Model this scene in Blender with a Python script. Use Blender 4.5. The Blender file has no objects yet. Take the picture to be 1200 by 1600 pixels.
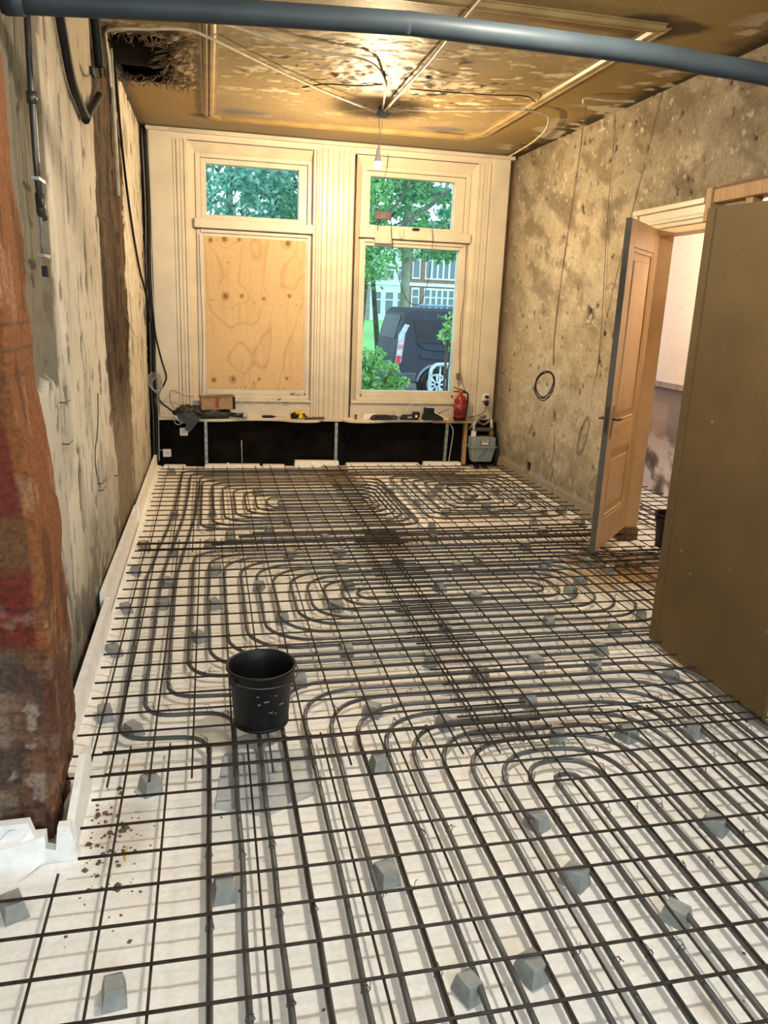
import bpy, math, random
import numpy as np
from mathutils import Vector, Matrix
random.seed(7)
SC = bpy.context.scene
COL = SC.collection
# ---------------------------------------------------------------- camera
ROOM_D, ROOM_W, H = 7.05, 3.89, 3.36
YAW, PITCH, ROLL = 0.2252, -0.2608, 0.0405
f_ = Vector((math.sin(YAW)*math.cos(PITCH), math.cos(YAW)*math.cos(PITCH), math.sin(PITCH)))
r0 = Vector((math.cos(YAW), -math.sin(YAW), 0)); u0 = r0.cross(f_)
r_ = r0*math.cos(ROLL)+u0*math.sin(ROLL); u_ = u0*math.cos(ROLL)-r0*math.sin(ROLL)
cam = bpy.data.cameras.new('camera'); co = bpy.data.objects.new('camera', cam); COL.objects.link(co)
M = Matrix((( r_.x, u_.x, -f_.x, 0.6316), (r_.y, u_.y, -f_.y, -1.4542), (r_.z, u_.z, -f_.z, 1.776), (0, 0, 0, 1)))
co.matrix_world = M
cam.sensor_fit = 'VERTICAL'; cam.sensor_height = 36; cam.lens = 1210.5/1600*36
cam.clip_start = 0.05; cam.clip_end = 400
SC.camera = co
# ---------------------------------------------------------------- world and light
W = bpy.data.worlds.new('overcast_sky'); SC.world = W; W.use_nodes = True
wn = W.node_tree.nodes; bg = wn['Background']
bg.inputs[0].default_value = (0.66, 0.86, 1.0, 1); bg.inputs[1].default_value = 3.2
def lamp(name, kind, loc, power, color, size=0.05, rot=None):
    l = bpy.data.lights.new(name, kind); l.energy = power; l.color = color
    if kind == 'POINT': l.shadow_soft_size = size
    if kind == 'AREA':
        l.shape = 'RECTANGLE'; l.size, l.size_y = size
    o = bpy.data.objects.new(name, l); COL.objects.link(o); o.location = loc
    if rot: o.rotation_euler = rot
    return o
lamp('bulb_light', 'POINT', (2.05, 5.5, 2.92), 215, (1.0, 0.735, 0.42), 0.015)
lamp('near_lamp_light', 'POINT', (1.80, 1.00, 2.98), 160, (1.0, 0.92, 0.79), 0.07)
lamp('hall_bulb_light', 'POINT', (4.55, 4.35, 2.72), 110, (1.0, 0.74, 0.46), 0.05)
lamp('hall_door_daylight', 'AREA', (4.55, 6.95, 1.9), 16, (0.72, 0.80, 1.0), (0.8, 1.6), (math.radians(-90), 0, 0))
lamp('rear_window_daylight', 'AREA', (1.8, -4.3, 1.75), 150, (0.78, 0.89, 1.0), (3.2, 2.2), (math.radians(90), 0, 0))
for px_, pz_, w_, h_ in ((2.8, 1.6, 1.1, 1.6), (2.8, 2.84, 1.0, .55), (1.09, 2.84, 1.0, .55)):
    o_ = lamp('window_portal', 'AREA', (px_, 7.31, pz_), 1, (1, 1, 1), (w_, h_), (math.radians(-90), 0, 0)); o_.data.cycles.is_portal = True
VS = SC.view_settings
VS.view_transform = 'Standard'; VS.look = 'None'; VS.gamma = 1; VS.exposure = 0.0; VS.use_curve_mapping = False
SC.cycles.max_bounces = 8

# ---------------------------------------------------------------- noise
def _hash(ix, iy, s):
    h = (ix.astype(np.int64)*374761393 + iy.astype(np.int64)*668265263 + s*2147483647) & 0xFFFFFFFF
    h = ((h ^ (h >> 13))*1274126177) & 0xFFFFFFFF
    return ((h ^ (h >> 16)) & 0xFFFF)/65535.0
def vnoise(x, y, s=0):
    ix = np.floor(x); iy = np.floor(y); fx = x-ix; fy = y-iy
    fx = fx*fx*(3-2*fx); fy = fy*fy*(3-2*fy)
    a = _hash(ix, iy, s); b = _hash(ix+1, iy, s); c = _hash(ix, iy+1, s); d = _hash(ix+1, iy+1, s)
    return (a*(1-fx)+b*fx)*(1-fy)+(c*(1-fx)+d*fx)*fy
def fbm(x, y, o=4, s=0, g=0.5):
    t = 0; a = 1; n = 0
    for i in range(o):
        t = t+a*vnoise(x*2**i+i*17.3, y*2**i+i*9.1, s+i); n += a; a *= g
    return t/n
def sstep(a, b, x):
    t = np.clip((x-a)/(b-a), 0, 1); return t*t*(3-2*t)
def mixc(c, col, m):
    return c*(1-m[..., None])+np.array(col)*m[..., None]

# ---------------------------------------------------------------- materials
MATS = {}
def nodes(name):
    m = bpy.data.materials.new(name); m.use_nodes = True
    nt = m.node_tree; b = nt.nodes['Principled BSDF']
    return m, nt, b
def mat(name, col, rough=0.6, metal=0.0, var=0.15, scale=12, bump=0.0, bscale=60, col2=None, spec=0.5, stretch=None, emit=None):
    if name in MATS: return MATS[name]
    m, nt, b = nodes(name); N = nt.nodes; L = nt.links
    b.inputs['Roughness'].default_value = rough; b.inputs['Metallic'].default_value = metal
    b.inputs['Specular IOR Level'].default_value = spec
    tc = N.new('ShaderNodeTexCoord'); src = tc.outputs['Object']
    if stretch:
        mp = N.new('ShaderNodeMapping'); mp.inputs['Scale'].default_value = stretch; L.new(src, mp.inputs[0]); src = mp.outputs[0]
    nz = N.new('ShaderNodeTexNoise'); nz.inputs['Scale'].default_value = scale; nz.inputs['Detail'].default_value = 6
    L.new(src, nz.inputs['Vector'])
    rp = N.new('ShaderNodeValToRGB'); L.new(nz.outputs[0], rp.inputs[0])
    c = np.array(col); c2 = np.array(col2) if col2 is not None else np.clip(c*(1-var*2), 0, 1)
    hi = c if col2 is not None else np.clip(c*(1+var*.6), 0, 1)
    rp.color_ramp.elements[0].position = .35; rp.color_ramp.elements[0].color = (*c2, 1)
    rp.color_ramp.elements[1].position = .65; rp.color_ramp.elements[1].color = (*hi, 1)
    L.new(rp.outputs[0], b.inputs['Base Color'])
    if bump:
        n2 = N.new('ShaderNodeTexNoise'); n2.inputs['Scale'].default_value = bscale; n2.inputs['Detail'].default_value = 5
        L.new(src, n2.inputs['Vector'])
        bp = N.new('ShaderNodeBump'); bp.inputs['Strength'].default_value = bump; bp.inputs['Distance'].default_value = 0.01
        L.new(n2.outputs[0], bp.inputs['Height']); L.new(bp.outputs[0], b.inputs['Normal'])
    if emit:
        b.inputs['Emission Color'].default_value = (*emit[0], 1); b.inputs['Emission Strength'].default_value = emit[1]
    MATS[name] = m
    return m
def attr_mat(name, rough=0.85, fine=0.25, fscale=45, bump=0.4, bscale=70, spec=0.3):
    m, nt, b = nodes(name); N = nt.nodes; L = nt.links
    at = N.new('ShaderNodeAttribute'); at.attribute_name = 'Col'
    tc = N.new('ShaderNodeTexCoord')
    nz = N.new('ShaderNodeTexNoise'); nz.inputs['Scale'].default_value = fscale; nz.inputs['Detail'].default_value = 8
    L.new(tc.outputs['Object'], nz.inputs['Vector'])
    mr = N.new('ShaderNodeMapRange'); mr.inputs[1].default_value = .3; mr.inputs[2].default_value = .7
    mr.inputs[3].default_value = 1-fine; mr.inputs[4].default_value = 1+fine
    L.new(nz.outputs[0], mr.inputs[0])
    mx = N.new('ShaderNodeMix'); mx.data_type = 'RGBA'; mx.blend_type = 'MULTIPLY'; mx.inputs[0].default_value = 1
    L.new(at.outputs['Color'], mx.inputs[6]); L.new(mr.outputs[0], mx.inputs[7])
    L.new(mx.outputs[2], b.inputs['Base Color'])
    b.inputs['Roughness'].default_value = rough; b.inputs['Specular IOR Level'].default_value = spec
    n2 = N.new('ShaderNodeTexNoise'); n2.inputs['Scale'].default_value = bscale; n2.inputs['Detail'].default_value = 6
    L.new(tc.outputs['Object'], n2.inputs['Vector'])
    bp = N.new('ShaderNodeBump'); bp.inputs['Strength'].default_value = bump; bp.inputs['Distance'].default_value = 0.008
    L.new(n2.outputs[0], bp.inputs['Height']); L.new(bp.outputs[0], b.inputs['Normal'])
    return m
def glass_mat():
    m, nt, b = nodes('window_glass'); N = nt.nodes; L = nt.links
    N.remove(b); out = N['Material Output']
    t = N.new('ShaderNodeBsdfTransparent'); t.inputs[0].default_value = (0.90, 0.97, 0.97, 1)
    g = N.new('ShaderNodeBsdfGlossy'); g.inputs['Roughness'].default_value = 0.02
    fr = N.new('ShaderNodeFresnel'); fr.inputs[0].default_value = 1.3
    mx = N.new('ShaderNodeMixShader'); L.new(fr.outputs[0], mx.inputs[0]); L.new(t.outputs[0], mx.inputs[1]); L.new(g.outputs[0], mx.inputs[2])
    L.new(mx.outputs[0], out.inputs[0]); return m
def leaf_mat(name, c1, c2, dark):
    m, nt, b = nodes(name); N = nt.nodes; L = nt.links
    gi = N.new('ShaderNodeNewGeometry')
    rp = N.new('ShaderNodeValToRGB'); L.new(gi.outputs['Random Per Island'], rp.inputs[0])
    rp.color_ramp.elements[0].color = (*dark, 1); rp.color_ramp.elements[1].color = (*c1, 1)
    e = rp.color_ramp.elements.new(.5); e.color = (*c2, 1)
    L.new(rp.outputs[0], b.inputs['Base Color']); b.inputs['Roughness'].default_value = .5
    tr = N.new('ShaderNodeBsdfTranslucent'); L.new(rp.outputs[0], tr.inputs[0])
    mx = N.new('ShaderNodeMixShader'); mx.inputs[0].default_value = .4
    L.new(b.outputs[0], mx.inputs[1]); L.new(tr.outputs[0], mx.inputs[2]); L.new(mx.outputs[0], N['Material Output'].inputs[0])
    return m
cream = mat('cream_paint', (.64, .565, .425), .38, var=.05, scale=5, bump=.08, bscale=25)
cream2 = mat('cream_paint_dull', (.57, .50, .38), .5, var=.10, scale=4, bump=.12, bscale=30)
white_plastic = mat('white_plastic', (.82, .80, .75), .4, var=.03)
styro = mat('white_insulation', (.90, .89, .87), .75, var=.05, scale=20, bump=.2, bscale=200)
rebar_m = mat('rusty_steel', (.046, .032, .022), .6, .25, scale=30, col2=(.020, .014, .010), bump=.3, bscale=200)
rust_m = mat('rusted_steel', (.20, .105, .05), .75, .3, scale=22, col2=(.075, .045, .028), bump=.3, bscale=200)
pipe_m = mat('grey_plastic_pipe', (.095, .098, .10), .34, 0, scale=6, col2=(.055, .057, .058))
conc = mat('grey_concrete', (.33, .34, .325), .85, 0, scale=18, col2=(.23, .24, .225), bump=.25, bscale=120)
black_pl = mat('black_plastic', (.008, .0085, .009), .5, spec=.3, var=.2, bump=.1, bscale=40)
black_rub = mat('black_rubber', (.010, .009, .008), .6, var=.2, spec=.25)
galv = mat('galvanised_metal', (.42, .42, .40), .45, .7, var=.15)
dark_metal = mat('dark_metal', (.09, .08, .07), .4, .7)
voidm = mat('board_void_black', (.0075, .0065, .005), .95, var=.3, scale=6, spec=.08)  # black board colour; also paints the darkness of holes, slots and recesses
greypvc = mat('grey_pvc', (.030, .040, .043), .5, spec=.22, scale=7, col2=(.024, .031, .035), bump=.1, bscale=20)
conduit_m = mat('cream_conduit', (.62, .53, .36), .45, var=.12)
wood_m = mat('pale_timber', (.50, .32, .16), .6, scale=6, col2=(.36, .21, .09), stretch=(12, 12, 1))
woodb_m = mat('brown_timber', (.22, .13, .06), .7, scale=6, col2=(.12, .07, .03), stretch=(12, 12, 1))
door_m = mat('door_paint', (.70, .47, .24), .42, var=.05, scale=6, bump=.06, bscale=30)
panel_m = mat('brown_board', (.112, .067, .020), .7, var=.10, scale=3, bump=.1, bscale=90)
card_m = mat('cardboard', (.33, .22, .11), .8, var=.12)
red_m = mat('red_enamel', (.27, .012, .012), .3, var=.1)
yel_m = mat('yellow_cloth', (.65, .48, .03), .7, var=.2)
gcable = mat('grey_cable', (.42, .41, .38), .5, var=.1)
redwire = mat('red_wire', (.55, .06, .03), .45, var=.1)
glass = glass_mat()

# ---------------------------------------------------------------- mesh builder
class MB:
    def __init__(s): s.v = []; s.f = []
    def box(s, x0, x1, y0, y1, z0, z1):
        n = len(s.v)
        s.v += [(x0,y0,z0),(x1,y0,z0),(x1,y1,z0),(x0,y1,z0),(x0,y0,z1),(x1,y0,z1),(x1,y1,z1),(x0,y1,z1)]
        s.f += [(n,n+3,n+2,n+1),(n+4,n+5,n+6,n+7),(n,n+1,n+5,n+4),(n+1,n+2,n+6,n+5),(n+2,n+3,n+7,n+6),(n+3,n,n+4,n+7)]
        return s
    def frustum(s, cx, cy, z0, z1, a0, b0, a1, b1, rot=0, ox=0, oy=0):
        n = len(s.v); c, t = math.cos(rot), math.sin(rot)
        for z, a, b, dx, dy in ((z0,a0,b0,0,0),(z1,a1,b1,ox,oy)):
            for px, py in ((-a,-b),(a,-b),(a,b),(-a,b)):
                px += dx; py += dy
                s.v.append((cx+px*c-py*t, cy+px*t+py*c, z))
        s.f += [(n,n+3,n+2,n+1),(n+4,n+5,n+6,n+7),(n,n+1,n+5,n+4),(n+1,n+2,n+6,n+5),(n+2,n+3,n+7,n+6),(n+3,n,n+4,n+7)]
        return s
    def tube(s, pts, r, n=8, closed=False, caps=True):
        P = [Vector(p) for p in pts]; m = len(P); base = len(s.v); prev = None
        rr = r if isinstance(r, (list, tuple)) else [r]*m
        for i in range(m):
            if closed: t = P[(i+1)%m]-P[i-1]
            else: t = P[min(i+1,m-1)]-P[max(i-1,0)]
            if t.length < 1e-9: t = Vector((0,0,1))
            t.normalize()
            if prev is None:
                a = Vector((0,0,1)) if abs(t.z) < .9 else Vector((1,0,0))
                nrm = (a-t*a.dot(t)).normalized()
            else:
                nrm = prev-t*prev.dot(t); nrm = nrm.normalized() if nrm.length > 1e-6 else prev
            prev = nrm; b = t.cross(nrm)
            for k in range(n):
                an = 2*math.pi*k/n
                s.v.append(tuple(P[i]+(nrm*math.cos(an)+b*math.sin(an))*rr[i]))
        for i in range(m if closed else m-1):
            j = (i+1) % m
            for k in range(n):
                l = (k+1) % n
                s.f.append((base+i*n+k, base+i*n+l, base+j*n+l, base+j*n+k))
        if caps and not closed:
            s.f.append(tuple(base+k for k in range(n))[::-1]); s.f.append(tuple(base+(m-1)*n+k for k in range(n)))
        return s
    def lathe(s, prof, n=24, c=(0,0,0), axis='z'):
        base = len(s.v)
        for r, z in prof:
            for k in range(n):
                a = 2*math.pi*k/n; x, y = r*math.cos(a), r*math.sin(a)
                p = (x,y,z) if axis == 'z' else ((z,x,y) if axis == 'x' else (x,z,y))
                s.v.append((c[0]+p[0], c[1]+p[1], c[2]+p[2]))
        for i in range(len(prof)-1):
            for k in range(n):
                l = (k+1) % n; s.f.append((base+i*n+k, base+i*n+l, base+(i+1)*n+l, base+(i+1)*n+k))
        return s
    def prism(s, poly, z0, z1, axes='xy'):
        n = len(s.v); m = len(poly)
        for z in (z0, z1):
            for a, b in poly:
                s.v.append((a,b,z) if axes == 'xy' else ((a,z,b) if axes == 'xz' else (z,a,b)))
        s.f.append(tuple(n+i for i in range(m))[::-1]); s.f.append(tuple(n+m+i for i in range(m)))
        for i in range(m):
            j = (i+1) % m; s.f.append((n+i, n+j, n+m+j, n+m+i))
        return s
    def mesh(s, name, smooth=False):
        me = bpy.data.meshes.new(name); me.from_pydata(s.v, [], s.f); me.update()
        if smooth: me.polygons.foreach_set('use_smooth', [True]*len(me.polygons))
        return me
def link(name, data, m=None, parent=None, label=None, cat=None, group=None, kind=None, loc=None, rot=None):
    o = bpy.data.objects.new(name, data); COL.objects.link(o)
    if m is not None and data is not None and not data.materials: data.materials.append(m)
    if parent is not None: o.parent = parent
    if loc is not None: o.location = loc
    if rot is not None: o.rotation_euler = rot
    if label: o['label'] = label
    if cat: o['category'] = cat
    if group: o['group'] = group
    if kind: o['kind'] = kind
    return o
def obj(name, mb, m, parent=None, smooth=False, bevel=0, **k):
    me = mb.mesh(name, smooth); o = link(name, me, m, parent, **k)
    if bevel:
        md = o.modifiers.new('bevel', 'BEVEL'); md.width = bevel; md.segments = 2; md.limit_method = 'ANGLE'
    return o
def thing(name, label, cat, loc=(0,0,0), rot=None, group=None, kind=None):
    return link(name, None, None, None, label, cat, group, kind, loc, rot)
def struct(name, label=None, cat=None): return thing(name, label, cat, kind='structure')
def catmull(pts, n=8):
    P = [Vector(p) for p in pts]; P = [P[0]*2-P[1]]+P+[P[-1]*2-P[-2]]; out = []
    for i in range(1, len(P)-2):
        a, b, c, d = P[i-1:i+3]
        for k in range(n):
            t = k/n
            out.append(.5*((2*b)+(c-a)*t+(2*a-5*b+4*c-d)*t*t+(3*b-a-3*c+d)*t**3))
    out.append(P[-2]); return out
def cable(name, pts, r, m, label, cat='cable', n=6, sm=8, parent=None, group=None):
    return obj(name, MB().tube(catmull(pts, sm), r, n), m, parent, True, label=label, cat=cat, group=group)
def grid(name, m, nu, nv, pos, col, mask=None, parent=None, **k):
    """pos (nv,nu,3), col (nv,nu,3), mask (nv-1,nu-1) faces kept"""
    me = bpy.data.meshes.new(name)
    idx = np.arange(nu*nv).reshape(nv, nu)
    q = np.stack([idx[:-1,:-1], idx[:-1,1:], idx[1:,1:], idx[1:,:-1]], -1)
    q = q[mask] if mask is not None else q.reshape(-1, 4)
    nf = len(q)
    me.vertices.add(nu*nv); me.vertices.foreach_set('co', pos.astype(np.float32).ravel())
    me.loops.add(nf*4); me.loops.foreach_set('vertex_index', q.astype(np.int32).ravel())
    me.polygons.add(nf); me.polygons.foreach_set('loop_start', np.arange(nf, dtype=np.int32)*4)
    me.polygons.foreach_set('loop_total', np.full(nf, 4, np.int32))
    me.update(calc_edges=True); me.validate()
    a = me.attributes.new('Col', 'FLOAT_COLOR', 'POINT')
    c4 = np.ones((nv, nu, 4), np.float32); c4[..., :3] = np.clip(col, 0.003, .95)
    a.data.foreach_set('color', c4.ravel())
    me.polygons.foreach_set('use_smooth', np.ones(nf, bool))
    return link(name, me, m, parent, **k)

# ================================================================ STRUCTURE
# ---- left wall (x = 0)
nu, nv = 440, 240
ys = np.linspace(1.15, 7.35, nu); zs = np.linspace(-.05, 3.5, nv); U, V = np.meshgrid(ys, zs)
st = fbm(U*9, V*1.3, 5, 1); lg = fbm(U*1.3, V*1.0, 4, 2); fi = fbm(U*22, V*9, 4, 3)
C = np.zeros(U.shape+(3,))+np.array((.80, .72, .56))
C = mixc(C, (.68, .58, .42), sstep(.45, .75, lg)*.6)
C = mixc(C, (.84, .79, .69), sstep(.5, .62, st)*.6)
C = mixc(C, (.50, .44, .34), sstep(.62, .8, fbm(U*6, V*.8, 4, 4))*.6)
C = mixc(C, (.52, .41, .26), sstep(2.35, 2.75, V+.5*(st-.5))*sstep(4.1, 3.4, U)*.75)
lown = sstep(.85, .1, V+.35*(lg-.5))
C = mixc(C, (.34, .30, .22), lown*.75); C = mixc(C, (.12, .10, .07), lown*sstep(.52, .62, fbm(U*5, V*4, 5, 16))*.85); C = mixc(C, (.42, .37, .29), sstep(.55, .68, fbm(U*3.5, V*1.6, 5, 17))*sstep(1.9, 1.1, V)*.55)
pit = np.maximum(sstep(.665, .71, fbm(U*14, V*6, 3, 5)), sstep(.70, .74, fbm(U*26, V*9, 2, 15)))
edge = 2.13+.05*(fbm(U*0+3, V*3, 4, 6)-.5)
gz = 1.42+.25*(fbm(U*5, V*2, 3, 7)-.5)
gre = sstep(edge+.01, edge-.02, U)*sstep(gz-.01, gz+.01, V)
C = mixc(C, (.20, .175, .12), gre)
C = mixc(C, (.52, .47, .38), sstep(edge, edge-.02, U)*(1-gre)*.7)
crk = np.exp(-((U-edge-.01-.02*(st-.5))/.013)**2)*sstep(.35, .5, fbm(U*3, V*5, 3, 8))
slate = sstep(.12, .08, np.abs(U-1.78-.1*(V-.5)))*sstep(.85, .7, V+.2*st)*sstep(.25, .35, V)
C = mixc(C, (.17, .17, .15), slate*.9)
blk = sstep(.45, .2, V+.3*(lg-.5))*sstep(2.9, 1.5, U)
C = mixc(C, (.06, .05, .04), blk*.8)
C = mixc(C, (.70, .64, .56), sstep(5.2, 5.3, U)*.6)
C = mixc(C, (.30, .25, .18), sstep(.62, .78, fbm(U*4, V*3, 5, 12))*sstep(5.2, 5.4, U)*.7)
C = mixc(C, (.17, .12, .08), pit*.85)
e0 = 3.72+.10*(fbm(V*2.5, V*0+1, 4, 9)-.5)+.05*(fbm(V*14, V*0+4, 2, 19)-.5)
e1 = 5.25+.28*(fbm(V*2.0, V*0+8, 4, 10)-.5)+.10*(fbm(V*13, V*0+2, 2, 29)-.5)-.2*sstep(.9, .3, V)
e0 = e0+.3*sstep(1.3, .6, V)
ch = sstep(e0-.012, e0+.012, U)*sstep(e1+.012, e1-.012, U)
fib = fbm(U*34, V*3.2, 5, 11)
brown = np.zeros_like(C)+np.array((.20, .125, .065))
brown = mixc(brown, (.055, .034, .018), sstep(.48, .30, fib))
brown = mixc(brown, (.40, .27, .15), sstep(.58, .75, fib))
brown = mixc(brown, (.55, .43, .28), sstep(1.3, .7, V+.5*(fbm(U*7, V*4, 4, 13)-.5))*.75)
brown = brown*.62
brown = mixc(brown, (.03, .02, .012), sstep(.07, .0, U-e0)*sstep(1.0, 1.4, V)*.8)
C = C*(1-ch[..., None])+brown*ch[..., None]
C = mixc(C, (.05, .035, .025), crk*.8*(1-ch))
D = .006*(lg-.5)+.006*(fi-.5)-.010*pit-.012*crk - ch*(.012+.05*(fib-.5)+.02*(fi-.5))
D -= .03*sstep(2.10, 2.04, U)*gre
C = mixc(C, (.30, .23, .15), (np.exp(-((U-e0+.02)/.02)**2)*sstep(.5,.6,fi)+np.exp(-((U-e1-.03)/.03)**2)*sstep(.5,.6,fi))*.7)
lw = attr_mat('old_plaster_left', .85, .07, 50, .3, 60)
POS = np.stack([D, U, V], -1)
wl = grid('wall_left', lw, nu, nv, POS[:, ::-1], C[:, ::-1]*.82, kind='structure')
obj('wall_backing', MB().box(-.4, -.13, 1.15, 7.5, -.05, 3.6), mat('brick_core', (.25,.16,.1), .9), wl)

# ---- right wall (x = ROOM_W) with doorway and cupboard opening
nu, nv = 440, 240
ys = np.linspace(.85, 7.15, nu); zs = np.linspace(-.05, 3.45, nv); U, V = np.meshgrid(ys, zs)
lg = fbm(U*1.4+4, V*1.4, 5, 21); md = fbm(U*4.5+.6*V, V*6, 5, 22); fi = fbm(U*18, V*18, 4, 23); di = fbm((U+V*.6)*2.2, (V-U*.5)*5, 5, 24)
C = np.zeros(U.shape+(3,))+np.array((.50, .425, .30))
C = mixc(C, (.60, .53, .41), sstep(.46, .72, md)*.7)
C = mixc(C, (.36, .31, .22), sstep(.46, .64, lg)*.6)
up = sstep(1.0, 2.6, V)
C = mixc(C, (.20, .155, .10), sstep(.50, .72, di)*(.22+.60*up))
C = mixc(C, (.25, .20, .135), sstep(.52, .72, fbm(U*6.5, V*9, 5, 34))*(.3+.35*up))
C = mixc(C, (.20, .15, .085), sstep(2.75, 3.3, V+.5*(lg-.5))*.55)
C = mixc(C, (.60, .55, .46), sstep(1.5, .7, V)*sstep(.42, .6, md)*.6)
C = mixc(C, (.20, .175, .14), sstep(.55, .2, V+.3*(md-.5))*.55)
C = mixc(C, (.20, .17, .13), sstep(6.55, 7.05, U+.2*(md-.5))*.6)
C = mixc(C, (.74, .68, .56), sstep(.74, .80, fbm(U*20, V*22, 3, 25))*.6)
pit = sstep(.76, .80, fbm(U*17, V*13, 3, 26))
C = mixc(C, (.05, .04, .025), pit*.9)
sock = np.maximum(np.abs(U-5.0)/.075, np.abs(V-1.76)/.085)
so = sstep(1.05, .9, sock+.5*(fi-.5)); C = mixc(C, (.75, .7, .6), so*.7*sstep(.45,.55,fi)); C = mixc(C, (.05, .04, .03), so*sstep(.62,.45,fbm(U*25, V*20, 2, 27))*.9)
hole = sstep(1.05, .95, np.maximum(np.abs(U-6.05)/.05, np.abs(V-.17)/.065)); C = mixc(C, (.015,.012,.01), hole)
ck = np.exp(-((U-5.48-.05*(fbm(V*9,V*0,3,28)-.5)*2)/.012)**2)*sstep(.12,.2,V)*sstep(.75,.55,V); C = mixc(C, (.06,.05,.035), ck*.9)
D = .012*(lg-.5)+.006*(md-.5)+.003*(fi-.5)-.012*pit-.03*so*sstep(.62,.45,fi)-.03*hole-.01*ck
base = sstep(.16, .13, V)*sstep(4.3, 4.4, U)*sstep(7.0, 6.9, U)
C = mixc(C, (.33, .29, .25), base*.8); D += base*.02
uc = (ys[:-1]+ys[1:])/2; zc = (zs[:-1]+zs[1:])/2; UC, VC = np.meshgrid(uc, zc)
cut = ((UC > 3.16) & (UC < 4.06) & (VC < 2.39)) | ((UC > 2.12) & (UC < 3.00) & (VC < 2.50))
rw = attr_mat('old_plaster_right', .88, .20, 40, .55, 55)
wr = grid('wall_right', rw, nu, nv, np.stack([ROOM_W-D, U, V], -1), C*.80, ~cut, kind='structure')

# ---- back wall: reveals, panelling strips, window openings
wb = struct('wall_back')
YB = ROOM_D
def bpart(name, m, *boxes, bevel=0, parent=None):
    mb = MB()
    for b in boxes: mb.box(*b)
    return obj(name, mb, m, parent or wb, bevel=bevel)
# masonry core behind the panelling (leaves the two openings free)
bpart('masonry', mat('brick_core', (.25,.16,.1), .9), (-.4,.45,7.2,7.45,-.1,3.6), (1.76,2.15,7.2,7.45,-.1,3.6), (3.46,4.3,7.2,7.45,-.1,3.6),
      (.45,1.76,7.2,7.45,-.1,.68), (2.15,3.46,7.2,7.45,-.1,.68), (.45,1.76,7.2,7.45,3.28,3.6), (2.15,3.46,7.2,7.45,3.28,3.6))
bpart('panel', cream, (.085,.305,7.05,7.2,.53,3.33), bevel=.004)
bpart('panel', cream, (3.615,3.825,7.05,7.2,.53,3.33), bevel=.012)
bpart('head_board', cream, (.305,1.79,7.06,7.2,3.265,3.33), (1.79,2.13,7.06,7.2,3.29,3.33), (2.13,3.615,7.06,7.2,3.265,3.33), bevel=.004)
bpart('crown_strip', cream2, (.06,3.86,7.02,7.2,3.325,3.365), bevel=.006)
bpart('apron', cream, (.45,1.76,7.075,7.2,.53,.705), bevel=.003)
bpart('apron', cream, (2.15,3.46,7.075,7.2,.53,.705), bevel=.003)
bpart('corner_gap_board', voidm, (-.02,.085,7.13,7.2,-.05,3.36)); bpart('corner_gap_board', woodb_m, (3.825,3.9,7.10,7.2,.5,3.36))
bpart('black_board', voidm, (-.02,3.9,7.06,7.2,-.05,.50))  # plain black sheet closing the space below the shelf
def fluted(x0, x1, z0, z1, n, name, flip=False):
    p = [(x0, 7.2), (x0, 7.062)]; w = (x1-x0)/n
    for i in range(n):
        a = x0+i*w
        p += [(a+w*.15, 7.050-(.006 if i % 2 else 0)), (a+w*.75, 7.050-(.006 if i % 2 else 0)), (a+w*.95, 7.058)]
    p += [(x1, 7.062), (x1, 7.2)]
    return obj(name, MB().prism(p, z0, z1), cream, wb)
fluted(.305, .45, .53, 3.265, 4, 'fluted_casing'); fluted(1.70, 1.79, .53, 3.265, 3, 'fluted_casing')
fluted(1.79, 2.13, .53, 3.29, 6, 'fluted_casing'); fluted(3.46, 3.615, .53, 3.265, 4, 'fluted_casing')
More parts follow.
